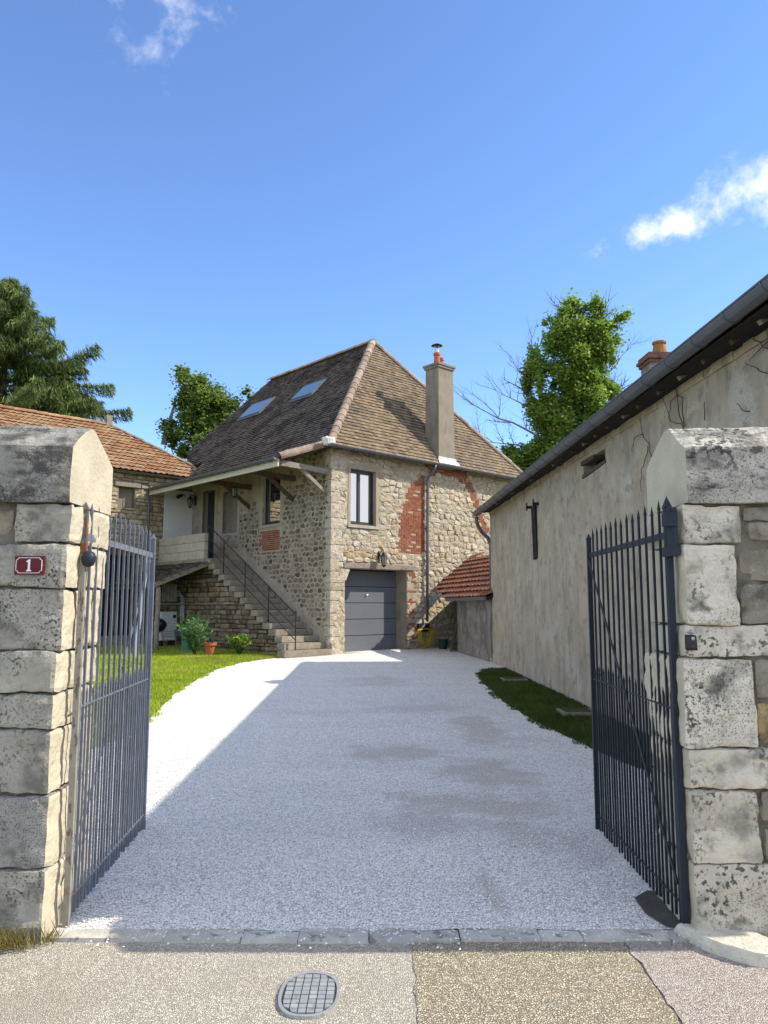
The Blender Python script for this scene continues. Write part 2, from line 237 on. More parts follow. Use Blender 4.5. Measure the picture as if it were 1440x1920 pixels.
# things
M['hose'] = surf('yellow_hose', [(.52, .40, .02)], rough=.5, var=.1, bump=0, spec=.4)
M['green'] = surf('green_plastic', [(.03, .13, .055)], rough=.5, var=.1, vs=5, bump=0, spec=.4)
M['dkgreen'] = surf('dark_green_plastic', [(.012, .045, .025)], rough=.5, var=.1, bump=0)
M['appliance'] = surf('off_white_metal', [(.55, .55, .52)], rough=.4, var=.05, bump=0, spec=.5)
M['blue'] = surf('blue_grey_plastic', [(.10, .14, .22)], rough=.5, var=.1, bump=0)
M['cast'] = surf('cast_iron_cover', [(0.351, 0.356, 0.349), (0.421, 0.424, 0.414)], rough=.5, var=.2, vs=12, bump=.3, bs=60, bd=.004, metal=.35, spec=.5, stains=[((.22, .20, .16), 14, .56, .66, .6)])
M['cast_dark'] = surf('cast_iron_joint', [(.07, .068, .062)], var=.3, vs=10, bump=.3)
M['curb'] = surf('threshold_stone', [(0.468, 0.444, 0.385), (0.559, 0.525, 0.449), (0.403, 0.381, 0.334), (0.624, 0.581, 0.494)], var=.3, vs=12, bump=.6, bs=50, bd=.01, stains=[((.42, .41, .39), 6, .52, .6, .7), ((.09, .09, .08), 9, .58, .66, .6)])
M['flatstone'] = surf('pale_flat_stone', [(.62, .58, .47)], var=.18, vs=8, bump=.8, bs=40, bd=.02, stains=[((.28, .26, .2), 30, .58, .66, .6, 4)])
SPOTS = [(.15, 8.3, .75, .5, 0, .75), (.95, 7.4, .55, .8, .3, .8), (.75, 6.3, 1.0, .45, -.2, .75), (.35, 5.75, .7, .35, .1, .6), (1.15, 9.8, .4, 1.6, 0, .7), (1.2, 5.4, .5, .5, 0, .5), (.55, 11.5, 1.0, .7, 0, .5), (-.1, 15, .8, 1.2, 0, .45), (.6, 4.5, .06, .55, .1, .7)]
M['pebble'] = surf('white_pebble', [(.30, .285, .255), (.83, .805, .76), (.89, .87, .83), (.91, .90, .87)], var=.1, vs=60, bump=0)
M['gravel'] = grains('white_gravel', 66, [(.52, .50, .465), (.80, .78, .74), (.86, .84, .80), (.90, .885, .85)], (.29, .28, .255), (.52, .475, .41), .62, .55, .70, .4, gapw=.15, spots=SPOTS, bump=.35, bd=.008, big=((.62, .575, .51), .33, .56, .66, .3))
M['asphalt'] = grains('worn_pale_asphalt', 112, [(0.368, 0.333, 0.255), (0.534, 0.487, 0.392), (0.653, 0.605, 0.498), (0.76, 0.706, 0.605)], (.27, .24, .19), (.60, .565, .49), 2.2, .5, .7, .5, gapw=.22, bump=.7, bd=.006, big=((.40, .345, .26), 1.1, .52, .66, .5))
M['asphalt_patch'] = grains('brown_asphalt', 96, [(0.361, 0.304, 0.208), (0.542, 0.462, 0.321), (0.645, 0.557, 0.398), (0.774, 0.67, 0.499)], (.21, .18, .13), (.62, .57, .49), 2.6, .58, .68, .8, gapw=.2, bump=.9, bd=.008)
M['asphalt_pink'] = grains('pinkish_asphalt', 112, [(0.374, 0.314, 0.259), (0.539, 0.462, 0.396), (0.638, 0.561, 0.484), (0.726, 0.66, 0.583)], (.22, .18, .145), (.60, .55, .48), 3, .5, .66, .5, gapw=.2, bump=.8, bd=.006)
M['wet'] = grains('dark_wet_mortar', 190, [(.085, .078, .066), (.14, .13, .11), (.11, .10, .085)], (.05, .046, .04), (.20, .18, .15), 6, .55, .7, .6)
M['earth'] = surf('wall_earth', [(.20, .18, .12)], var=.4, vs=.6, bump=.5, bs=20, bd=.03, stains=[((.09, .12, .03), .4, .42, .6, .8)])

# ------------------------------------------------------------------ frames, meshes, things
class Frame:
    def __init__(s, o, ang): s.o = Vector(o); s.a = ang; s.m = Matrix.Rotation(ang, 4, 'Z')
    def w(s, p): return s.o + s.m @ Vector(p)
WF = Frame((0, 0, 0), 0)
HF = Frame((-1.5, 21.51, 0), R(42.9))           # x along the garage front, y along the stair front
TH = math.atan(.045)
BF = Frame((3.356, 4.0, 0), TH)                 # y along the long rendered wall, -x outwards
def gz(y): return 0.0 if y < 4.05 else (.25 / 18) * (min(y, 45) - 4.05)
BASE = {}
def tag(o, label=None, cat=None, group=None, kind=None):
    if label: o['label'] = label
    if cat: o['category'] = cat
    if group: o['group'] = group
    if kind: o['kind'] = kind
    return o
def thing(name, label, cat, base=(0, 0, 0), fr=WF, group=None):
    o = bpy.data.objects.new(name, None); COL.objects.link(o); o.empty_display_size = .2
    o.location = fr.w(base); o.rotation_euler = (0, 0, fr.a)
    BASE[o.name] = Vector(base)
    return tag(o, label, cat, group)
class MB:
    def __init__(s): s.v = []; s.f = []; s.t = []
    def add(s, vs, fs, tone=.5):
        b = len(s.v); s.v += [tuple(p) for p in vs]; s.f += [tuple(i + b for i in f) for f in fs]
        s.t += [tone] * len(fs); return s
    def box(s, x0, x1, y0, y1, z0, z1, tone=.5):
        return s.add([(x, y, z) for z in (z0, z1) for y in (y0, y1) for x in (x0, x1)],
                     [(0, 2, 3, 1), (4, 5, 7, 6), (0, 1, 5, 4), (2, 6, 7, 3), (0, 4, 6, 2), (1, 3, 7, 5)], tone)
    def hexa(s, p8, tone=.5):   # 4 bottom (ccw), 4 top
        return s.add(p8, [(3, 2, 1, 0), (4, 5, 6, 7), (0, 1, 5, 4), (1, 2, 6, 5), (2, 3, 7, 6), (3, 0, 4, 7)], tone)
    def bar(s, p, q, w, h, tone=.5, up=(0, 0, 1)):
        p, q = Vector(p), Vector(q); d = (q - p).normalized(); up = Vector(up)
        if abs(d.dot(up)) > .98: up = Vector((1, 0, 0))
        x = d.cross(up).normalized() * w / 2; y = x.cross(d).normalized() * h / 2
        return s.hexa([p - x - y, p + x - y, p + x + y, p - x + y, q - x - y, q + x - y, q + x + y, q - x + y], tone)
    def tube(s, pts, rad, n=8, tone=.5, cap=True):
        pts = [Vector(p) for p in pts]; rad = rad if hasattr(rad, '__len__') else [rad] * len(pts)
        b = len(s.v); prev = None
        for i, p in enumerate(pts):
            d = (pts[min(i + 1, len(pts) - 1)] - pts[max(i - 1, 0)]).normalized()
            if prev is None:
                x = d.orthogonal().normalized()
            else:
                x = prev - d * prev.dot(d); x = x.normalized() if x.length > 1e-6 else d.orthogonal().normalized()
            prev = x; y = d.cross(x)
            for k in range(n):
                a = 2 * math.pi * k / n; s.v.append(tuple(p + (x * math.cos(a) + y * math.sin(a)) * rad[i]))
        for i in range(len(pts) - 1):
            for k in range(n):
                a, c = b + i * n + k, b + i * n + (k + 1) % n
                s.f.append((a, c, c + n, a + n)); s.t.append(tone)
        if cap:
            s.f.append(tuple(b + k for k in reversed(range(n)))); s.f.append(tuple(b + (len(pts) - 1) * n + k for k in range(n))); s.t += [tone, tone]
        return s
    def lathe(s, prof, c, n=14, tone=.5):
        b = len(s.v); c = Vector(c)
        for r, z in prof:
            for k in range(n):
                a = 2 * math.pi * k / n; s.v.append((c.x + r * math.cos(a), c.y + r * math.sin(a), c.z + z))
        for i in range(len(prof) - 1):
            for k in range(n):
                a, d = b + i * n + k, b + i * n + (k + 1) % n
                s.f.append((a, d, d + n, a + n)); s.t.append(tone)
        s.f.append(tuple(b + k for k in reversed(range(n)))); s.f.append(tuple(b + (len(prof) - 1) * n + k for k in range(n))); s.t += [tone, tone]
        return s
    def mesh(s, name, mat, off=Vector((0, 0, 0)), smooth=False):
        me = bpy.data.meshes.new(name)
        me.from_pydata([(x - off.x, y - off.y, z - off.z) for x, y, z in s.v], [], s.f)
        me.materials.append(mat)
        a = me.attributes.new('tone', 'FLOAT', 'FACE'); a.data.foreach_set('value', s.t)
        if smooth: me.shade_smooth()
        return me
def rootof(o):
    while o.parent: o = o.parent
    return o
def part(mb, name, mat, parent, label=None, kind=None, smooth=False):
    off = BASE.get(rootof(parent).name, Vector((0, 0, 0)))
    o = bpy.data.objects.new(name, mb.mesh(name, M[mat], off, smooth)); COL.objects.link(o); o.parent = parent
    return tag(o, label, None, None, kind)
def solo(mb, name, mat, label=None, cat=None, group=None, kind=None, base=(0, 0, 0), fr=WF, smooth=False):
    o = bpy.data.objects.new(name, mb.mesh(name, M[mat], Vector(base), smooth)); COL.objects.link(o)
    o.location = fr.w(base); o.rotation_euler = (0, 0, fr.a)
    return tag(o, label, cat, group, kind)
def rnd(seed): return random.Random(seed)
def fb(p, sc, oc=3): return noise.fractal(Vector(p) * sc, 1.0, 2.0, oc)
def inpoly(x, y, P):
    c = False; j = len(P) - 1
    for i in range(len(P)):
        if (P[i][1] > y) != (P[j][1] > y) and x < (P[j][0] - P[i][0]) * (y - P[i][1]) / (P[j][1] - P[i][1]) + P[i][0]: c = not c
        j = i
    return c
def rock_box(x0, x1, y0, y1, z0, z1, r=.025, amp=.012, step=.05, seed=0, tone=.5, shear=None):
    """a roughly squared stone: rounded box with an uneven surface"""
    mb = MB(); idx = {}; sd = Vector((seed * 3.7, seed * 1.3, seed * 2.1))
    nx, ny, nzz = [max(2, int(round((b - a) / step))) for a, b in ((x0, x1), (y0, y1), (z0, z1))]
    rr = min(r, .45 * min(x1 - x0, y1 - y0, z1 - z0))
    def V(i, j, k):
        if (i, j, k) in idx: return idx[(i, j, k)]
        # cosine-ish spacing keeps points near the edges
        def sp(q, n, a, b):
            if q == 0: return a
            if q == n: return b
            return a + rr * .6 + (b - a - rr * 1.2) * (q - .5) / (n - 1) if n > 2 else (a + b) / 2
        p = Vector((sp(i, nx, x0, x1), sp(j, ny, y0, y1), sp(k, nzz, z0, z1)))
        rl = rr * (.45 + 1.5 * max(0, .25 + fb(p + sd, 7, 2)))
        rl = min(rl, .48 * min(x1 - x0, y1 - y0, z1 - z0))
        c = Vector((min(max(p.x, x0 + rl), x1 - rl), min(max(p.y, y0 + rl), y1 - rl), min(max(p.z, z0 + rl), z1 - rl)))
        d = p - c
        if d.length > 1e-6:
            nn = d.normalized(); p = c + nn * min(d.length, rl)
            dd = amp * (fb(p + sd, 3.2) + .7 * fb(p + sd, 11) + .4 * fb(p + sd, 24))
            p = p + nn * dd
        if shear: p = shear(p)
        idx[(i, j, k)] = len(mb.v); mb.v.append(tuple(p)); return idx[(i, j, k)]
    def face(a, b, c, d): mb.f.append((a, b, c, d)); mb.t.append(tone)
    for i in range(nx):
        for k in range(nzz):
            face(V(i, 0, k), V(i + 1, 0, k), V(i + 1, 0, k + 1), V(i, 0, k + 1)); face(V(i + 1, ny, k), V(i, ny, k), V(i, ny, k + 1), V(i + 1, ny, k + 1))
    for j in range(ny):
        for k in range(nzz):
            face(V(0, j + 1, k), V(0, j, k), V(0, j, k + 1), V(0, j + 1, k + 1)); face(V(nx, j, k), V(nx, j + 1, k), V(nx, j + 1, k + 1), V(nx, j, k + 1))
    for i in range(nx):
        for j in range(ny):
            face(V(i, j, nzz), V(i + 1, j, nzz), V(i + 1, j + 1, nzz), V(i, j + 1, nzz)); face(V(i, j + 1, 0), V(i + 1, j + 1, 0), V(i + 1, j, 0), V(i, j, 0))
    return mb

# ---- masonry: stones as polygons (a, z) mapped to 3D by fn(a, z, h)
def clip(P, nx, ny, d):
    o = []
    for i in range(len(P)):
        a, b = P[i], P[(i + 1) % len(P)]; fa = a[0] * nx + a[1] * ny - d; fc = b[0] * nx + b[1] * ny - d
        if fa <= 0: o.append(a)
        if (fa < 0 < fc) or (fc < 0 < fa):
            t = fa / (fa - fc); o.append((a[0] + t * (b[0] - a[0]), a[1] + t * (b[1] - a[1])))
    return o
def area(P): return .5 * sum(P[i][0] * P[(i + 1) % len(P)][1] - P[(i + 1) % len(P)][0] * P[i][1] for i in range(len(P)))
def cen(P): return (sum(p[0] for p in P) / len(P), sum(p[1] for p in P) / len(P))
def cut_holes(P, holes):
    for (a0, a1, b0, b1) in holes:
        if len(P) < 3: return []
        if max(p[0] for p in P) <= a0 or min(p[0] for p in P) >= a1 or max(p[1] for p in P) <= b0 or min(p[1] for p in P) >= b1: continue
        c = cen(P); o = [(a0 - c[0], (1, 0, a0)), (c[0] - a1, (-1, 0, -a1)), (b0 - c[1], (0, 1, b0)), (c[1] - b1, (0, -1, -b1))]
        q = max(o)
        if q[0] < -.02: return []
        P = clip(P, *q[1])
    return P
def voronoi_cells(a0, a1, b0, b1, size, asp, seed, jit=.42, vary=None, wr=(.6, 1.5)):
    rg = rnd(seed); hs = size / asp; pts = []
    b = b0 - hs; row = 0
    while b < b1 + hs:
        k = rg.uniform(.8, 1.25); x = a0 - size * rg.random()
        while x < a1 + size:
            wd = size * rg.uniform(*wr) * (vary(x, b) if vary else 1)
            pts.append((x + wd / 2 + rg.uniform(-1, 1) * jit * size * .4, b + hs * k * .5 + rg.uniform(-1, 1) * jit * hs)); x += wd
        b += hs * k; row += 1
    A = np.array(pts) * [1, asp]; cells = []
    for i, p in enumerate(pts):
        if not (a0 - size < p[0] < a1 + size and b0 - hs < p[1] < b1 + hs): continue
        d = ((A - A[i]) ** 2).sum(1); nb = np.argsort(d)[1:17]
        P = [(A[i][0] - 2 * size, A[i][1] - 2 * size), (A[i][0] + 2 * size, A[i][1] - 2 * size), (A[i][0] + 2 * size, A[i][1] + 2 * size), (A[i][0] - 2 * size, A[i][1] + 2 * size)]
        for j in nb:
            n_ = A[j] - A[i]; mid = (A[j] + A[i]) / 2
            P = clip(P, n_[0], n_[1], float(n_ @ mid))
            if len(P) < 3: break
        if len(P) < 3: continue
        P = [(x, y / asp) for x, y in P]
        P = clip(clip(clip(clip(P, -1, 0, -a0), 1, 0, a1), 0, -1, -b0), 0, 1, b1) if True else P
        if len(P) >= 3 and area(P) > .002: cells.append(P)
    return cells
def coursed_cells(a0, a1, b0, b1, h, ww, seed):
    rg = rnd(seed); out = []; b = b0
    while b < b1 - .03:
        hh = rg.uniform(*h); hh = min(hh, b1 - b); x = a0 - rg.random() * ww[0]
        while x < a1:
            wd = rg.uniform(*ww); j = lambda: rg.uniform(-.012, .012)
            P = [(x + j(), b + j()), (x + wd + j(), b + j()), (x + wd + j(), b + hh + j()), (x + j(), b + hh + j())]
            P = clip(clip(P, -1, 0, -a0), 1, 0, a1)
            if len(P) > 2 and area(P) > .003: out.append(P)
            x += wd
        b += hh
    return out
def shrink(P, g):
    n = len(P); o = list(P)
    for i in range(n):
        a, b = P[i], P[(i + 1) % n]; ex, ey = b[0] - a[0], b[1] - a[1]; l = math.hypot(ex, ey)
        if l < 1e-5: continue
        nx, ny = ey / l, -ex / l; o = clip(o, nx, ny, a[0] * nx + a[1] * ny - g)
        if len(o) < 3: return []
    return o
def chaikin(P, q=.25):
    o = []
    for i in range(len(P)):
        a, b = P[i], P[(i + 1) % len(P)]
        o += [(a[0] * (1 - q) + b[0] * q, a[1] * (1 - q) + b[1] * q), (a[0] * q + b[0] * (1 - q), a[1] * q + b[1] * (1 - q))]
    return o
def stone_mb(mb, P, fn, h, rg, tone, gap, inset=.012, dome=.01, q=.22, tilt=.02):
    P = shrink(P, gap * rg.uniform(.6, 1.4))
    if len(P) < 3 or area(P) < .0015: return False
    P = chaikin(P, q); P = [(x + rg.uniform(-.006, .006), y + rg.uniform(-.006, .006)) for x, y in P]
    c = cen(P); n = len(P); tx, ty = rg.uniform(-tilt, tilt), rg.uniform(-tilt, tilt); sc = .3
    def hh(x, y): return h + (tx * (x - c[0]) + ty * (y - c[1])) * 3
    bot = [fn(x, y, -.03) for x, y in P]; top = []; mid = []
    for x, y in P:
        dx, dy = c[0] - x, c[1] - y; l = math.hypot(dx, dy) + 1e-6; k = min(inset / l, .4)
        x2, y2 = x + dx * k, y + dy * k; top.append(fn(x2, y2, hh(x2, y2) + rg.uniform(-.003, .003)))
    for i in range(0, n, 2):
        x, y = P[i]; x2, y2 = x + (c[0] - x) * .5, y + (c[1] - y) * .5
        mid.append(fn(x2, y2, hh(x2, y2) + dome + rg.uniform(-1, 1) * dome))
    m = len(mid); ctr = fn(c[0], c[1], h + dome * 1.2)
    vs = bot + top + mid + [ctr]; fs = [(i, (i + 1) % n, n + (i + 1) % n, n + i) for i in range(n)]
    for i in range(m):
        j = (i + 1) % m; a, b_, d = n + 2 * i, n + (2 * i + 1) % n, n + (2 * i + 2) % n
        fs += [(a, b_, 2 * n + i), (b_, d, 2 * n + j), (b_, 2 * n + j, 2 * n + i), (2 * n + i, 2 * n + j, 2 * n + m)]
    mb.add(vs, fs, tone); return True
def masonry(parent, mat, cells, fn, seed, h=(.01, .03), gap=.01, indiv=0, order=None, tones=None, **kw):
    """the largest `indiv` stones become parts of their own, the rest one joined part"""
    rg = rnd(seed); cells = sorted(cells, key=order or (lambda P: -area(P))); rest = MB(); k = 0
    for P in cells:
        t = rg.random() if tones is None else tones(cen(P), rg)
        if k < indiv:
            mb = MB()
            if stone_mb(mb, P, fn, rg.uniform(*h), rg, t, gap, **kw): part(mb, 'stone', mat, parent); k += 1
        else: stone_mb(rest, P, fn, rg.uniform(*h), rg, t, gap, **kw)
    if rest.f: part(rest, 'rubble_stones', mat, parent, kind='stuff')
def brickwork(parent, mat, name, region, box, fn, seed, bw=.21, bh=.062, j=.011, h=(.012, .02), skip=0.0):
    rg = rnd(seed); mb = MB(); z = box[2]; row = 0
    while z < box[3]:
        a = box[0] - (bw / 2 if row % 2 else 0) + rg.uniform(-.02, .02)
        while a < box[1]:
            l = bw * rg.choice((1, 1, 1, .52)); zc = z + bh / 2; a_full, l_full = a, l
            i0, i1 = region(a + l * .25, zc), region(a + l * .75, zc)
            if l > bw * .9 and i0 != i1: a, l = (a, l * .5) if i0 else (a + l * .5, l * .5)
            if (i0 or i1) and rg.random() > skip:
                hh = rg.uniform(*h); g = j / 2
                q = [(a + g, z + g), (a + l - g, z + g), (a + l - g, z + bh - g), (a + g, z + bh - g)]
                mb.hexa([fn(x, y, -.03) for x, y in q] + [fn(x, y, hh + rg.uniform(-.002, .002)) for x, y in q], rg.random())
            a = a_full + l_full
        z += bh; row += 1
    return part(mb, name, mat, parent, kind='stuff')
def panel(a0, a1, b0, b1, fn, holes=(), depth=.3, cell=None, disp=None, tone=.5, floor=None):
    """a wall face with real openings and their reveals"""
    xs = sorted({a0, a1, *[h[0] for h in holes], *[h[1] for h in holes]}); ys = sorted({b0, b1, *[h[2] for h in holes], *[h[3] for h in holes]})
    def fine(q):
        o = []
        for u, v in zip(q, q[1:]):
            n = max(1, int((v - u) / cell)) if cell else 1; o += [u + (v - u) * i / n for i in range(n)]
        return o + [q[-1]]
    xs = [x for x in xs if a0 <= x <= a1]; ys = [y for y in ys if b0 <= y <= b1]
    X, Y = fine(xs), fine(ys); mb = MB()
    for y in Y:
        for x in X: mb.v.append(tuple(fn(x, y, disp(x, y) if disp else 0)))
    W = len(X)
    for j in range(len(Y) - 1):
        for i in range(W - 1):
            cx, cy = (X[i] + X[i + 1]) / 2, (Y[j] + Y[j + 1]) / 2
            if any(h[0] < cx < h[1] and h[2] < cy < h[3] for h in holes): continue
            mb.f.append((j * W + i, j * W + i + 1, (j + 1) * W + i + 1, (j + 1) * W + i)); mb.t.append(tone)
    for h in holes:
        c = [(h[0], h[2]), (h[1], h[2]), (h[1], h[3]), (h[0], h[3])]; d = h[4] if len(h) > 4 else depth
        for i in range(4):
            p, q = c[i], c[(i + 1) % 4]
            mb.add([fn(*p, .0), fn(*q, .0), fn(*q, -d), fn(*p, -d)], [(0, 1, 2, 3)], tone)
    return mb
# ---- roofs
def tiles(poly, O, U, V, ev, wd, seed, lift=.03, th=.022, wave=False, joined=True, jag=.006):
    """courses of lapped tiles on the plane O + u U + v V, inside poly (u, v)"""
    O, U, V = Vector(O), Vector(U).normalized(), Vector(V).normalized(); N = U.cross(V).normalized()
    if N.z < 0: N = -N
    rg = rnd(seed); mb = MB(); lst = []
    u0, u1 = min(p[0] for p in poly), max(p[0] for p in poly); v0, v1 = min(p[1] for p in poly), max(p[1] for p in poly)
    j = 0; v = v0
    while v < v1:
        u = u0 - (wd / 2 if j % 2 and not wave else 0)
        while u < u1:
            cu, cv = u + wd / 2, v + ev / 2
            if inpoly(cu, cv, poly) or inpoly(cu, v + ev * .15, poly):
                g = wd * .02; l = lift + rg.uniform(-jag, jag); vv = v + rg.uniform(-.5, .5) * jag * 1.5; tw = rg.uniform(-jag, jag) * .6
                def P(a, b, h): return O + U * a + V * b + N * h
                t = rg.random()
                m = mb if joined else MB()
                if wave:
                    prof = [(0, .0), (.18, .030), (.40, .034), (.58, .006), (.8, .004), (1.0, .016)]
                    vs = [P(u + wd * a, vv, l + h) for a, h in prof] + [P(u + wd * a, vv + ev * 1.06, .004 + h) for a, h in prof] + [P(u + wd * a, vv, l + h - th) for a, h in prof]
                    n = len(prof); fs = [(i, i + 1, n + i + 1, n + i) for i in range(n - 1)] + [(2 * n + i, 2 * n + i + 1, i + 1, i) for i in range(n - 1)]
                    m.add(vs, fs, t)
                else:
                    a, b = u + g, u + wd - g
                    m.add([P(a, vv, l - th), P(b, vv, l - th + tw), P(a, vv, l), P(b, vv, l + tw), P(a, vv + ev * 1.1, .004), P(b, vv + ev * 1.1, .004)],
                          [(2, 3, 5, 4), (0, 1, 3, 2), (0, 2, 4), (1, 5, 3)], t)
                if not joined: lst.append(m)
            u += wd
        v += ev; j += 1
    return mb if joined else lst
def half_round(parent, name, mat, p, q, up, r=.11, l=.34, seed=1, lap=.012):
    """a row of overlapping half-round tiles from p to q, each one a part"""
    p, q, up = Vector(p), Vector(q), Vector(up).normalized(); d = (q - p); L = d.length; d.normalize(); x = d.cross(up).normalized(); up = x.cross(d)
    n = max(1, int(round(L / l))); rg = rnd(seed)
    for i in range(n):
        mb = MB(); a = p + d * (L * i / n); b = p + d * (L * (i + 1) / n + .03); t = rg.random(); K = 6
        ra, rb = r * rg.uniform(1.04, 1.14), r * .95; off = up * rg.uniform(-.006, .006)
        vs = []
        for c, rr in ((a, ra), (b, rb), (a, ra - .02)):
            for k in range(K + 1):
                an = math.pi * k / K; vs.append(c + off + x * math.cos(an) * rr + up * (math.sin(an) * rr - .035))
        fs = [(k, k + 1, K + 2 + k, K + 1 + k) for k in range(K)] + [(k, k + 1, 2 * K + 3 + k, 2 * K + 2 + k) for k in range(K)]
        mb.add(vs, fs, t); part(mb, name, mat, parent, smooth=False)
def gutter(mb, p, q, r=.07, n=7, tone=.5, start=math.pi, th=.008):
    """half-round channel with a rolled front lip, open to the sky"""
    p, q = Vector(p), Vector(q); d = (q - p).normalized(); x = d.cross(Vector((0, 0, 1))).normalized(); z = Vector((0, 0, 1))
    for rr in (r, r - th):
        vs = []
        for c in (p, q):
            for k in range(n + 1):
                a = math.pi + math.pi * k / n; vs.append(c + x * math.cos(a) * rr + z * math.sin(a) * rr)
        mb.add(vs, [(k, k + 1, n + 2 + k, n + 1 + k) for k in range(n)], tone)
    for sg in (-1, 1): mb.tube([p + x * sg * r, q + x * sg * r], .011, 6, tone)
    for c in (p, q):   # end caps
        vs = [c] + [c + x * math.cos(math.pi + math.pi * k / n) * r + z * math.sin(math.pi + math.pi * k / n) * r for k in range(n + 1)]
        mb.add(vs, [(0, k, k + 1) for k in range(1, n + 1)], tone)
# ================================================================== ground
def wobble(P, step=.3, amp=.03, seed=1, closed=True):
    rg = rnd(seed); o = []
    for i in range(len(P) if closed else len(P) - 1):
        a, b = P[i], P[(i + 1) % len(P)]; n = max(1, int(math.hypot(b[0] - a[0], b[1] - a[1]) / step))
        for k in range(n): t = k / n; o.append((a[0] + (b[0] - a[0]) * t + rg.uniform(-amp, amp), a[1] + (b[1] - a[1]) * t + rg.uniform(-amp, amp)))
    return o
def sheet(name, P, off, mat, kind='structure', label=None, cat=None):
    mb = MB(); mb.add([(x, y, gz(y) + off) for x, y in P], [tuple(range(len(P)))], .5)
    return solo(mb, name, mat, label, cat, None, kind)
mb = MB()
ys = [-60, 4.05, 45, 1500]
for y in ys: mb.v += [(-900, y, gz(y) - .03), (900, y, gz(y) - .03)]
for i in range(3): mb.f.append((2 * i, 2 * i + 1, 2 * i + 3, 2 * i + 2)); mb.t.append(.5)
solo(mb, 'ground', 'earth', kind='structure')
sheet('road', [(-12, -6), (12, -6), (12, 4.07), (-12, 4.07)], -.012, 'asphalt')
sheet('road_patch', wobble([(.128, 3.96), (.14, 2.9), (.135, -2), (1.15, -2), (1.15, 3.2), (1.155, 3.95)], .05, .012, 2), -.008, 'asphalt_patch')
sheet('road_strip', wobble([(1.158, 3.95), (1.153, 3.1), (1.15, -2), (9, -2), (9, 3.95)], .05, .012, 3), -.004, 'asphalt_pink')
def hw(s, t): p = HF.w((s, t, 0)); return (p.x, p.y)
LAWN_EDGE = [hw(-1.5, -.05), (-2.85, 20.35), (-3.2, 19.75), (-3.51, 19.0), (-3.72, 17.05), (-3.62, 15), (-3.51, 13.2), (-3.15, 10.7), (-2.98, 9.4), (-3.15, 8.5), (-3.8, 7.6), (-5, 7.1)]
VERGE_EDGE = [(2.75, 17.7), (2.2, 17.2), (1.98, 16.6), (1.86, 15), (1.84, 12.5), (1.95, 10.5), (2.24, 8.5), (2.55, 7), (2.95, 5.6)]
drive = [(-1.72, 4.02), (1.62, 4.02), (1.62, 4.6), (2.95, 5.6)] + VERGE_EDGE[::-1][1:] + [(2.66, 19.3), (2.2, 22.6), (1.95, 25.2), hw(4.6, .6), hw(-.6, .6), hw(-1.0, .3)] + LAWN_EDGE + [(-5, 4.4), (-1.7, 4.4)]
sheet('driveway', wobble(drive, .3, .022, 4), .008, 'gravel')
lawn = LAWN_EDGE + [(-14, 7.1), (-14, 30), hw(-1.0, 7.9), hw(-1.0, 0)]
sheet('lawn', lawn, .0, 'turf')
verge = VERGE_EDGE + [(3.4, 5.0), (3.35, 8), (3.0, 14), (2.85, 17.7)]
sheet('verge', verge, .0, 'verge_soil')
sheet('mortar_patch', wobble([(1.36, 4.40), (1.46, 4.50), (1.60, 4.48), (1.62, 4.03), (1.41, 4.035), (1.35, 4.2)], .08, .012, 5), .016, 'wet')
# threshold: a row of flat stones across the gateway
ts = thing('threshold', None, None, (0, 3.95, 0)); tag(ts, kind='structure'); rg = rnd(8); x = -1.62
while x < 1.46:
    l = rg.uniform(.18, .6); l = min(l, 1.50 - x)
    mb = rock_box(x + .001, x + l - .001, 3.918 + rg.uniform(-.010, .008), 4.035 + rg.uniform(-.008, .008), -.08, .008 + rg.uniform(-.003, .003), .004, .004, .05, int(x * 50), rg.random())
    part(mb, 'stone', 'curb', ts); x += l
# loose white stones lying on the driveway where they can be told from each other
def pip(X, Y, P):
    c = np.zeros(len(X), bool); j = len(P) - 1
    for i in range(len(P)):
        xi, yi = P[i]; xj, yj = P[j]
        c ^= ((yi > Y) != (yj > Y)) & (X < (xj - xi) * (Y - yi) / (yj - yi + 1e-12) + xi); j = i
    return c
def np_obj(name, V, F, tone, mat, label=None, cat=None, kind=None, parent=None, per=None):
    """V (n,3), F (m,k) faces of k corners, tone (m,)"""
    me = bpy.data.meshes.new(name); m, k = F.shape
    me.vertices.add(len(V)); me.vertices.foreach_set('co', V.astype(np.float32).ravel())
    me.loops.add(m * k); me.loops.foreach_set('vertex_index', F.astype(np.int32).ravel())
    me.polygons.add(m); me.polygons.foreach_set('loop_start', (np.arange(m) * k).astype(np.int32))
    me.update(calc_edges=True)
    a = me.attributes.new('tone', 'FLOAT', 'FACE'); a.data.foreach_set('value', tone.astype(np.float32))
    me.materials.append(M[mat]); o = bpy.data.objects.new(name, me); COL.objects.link(o)
    if parent: o.parent = parent
    return tag(o, label, cat, None, kind)
NR = np.random.default_rng(5)
GZ = lambda Y: np.where(Y < 4.05, 0, (.25 / 18) * (Y - 4.05))
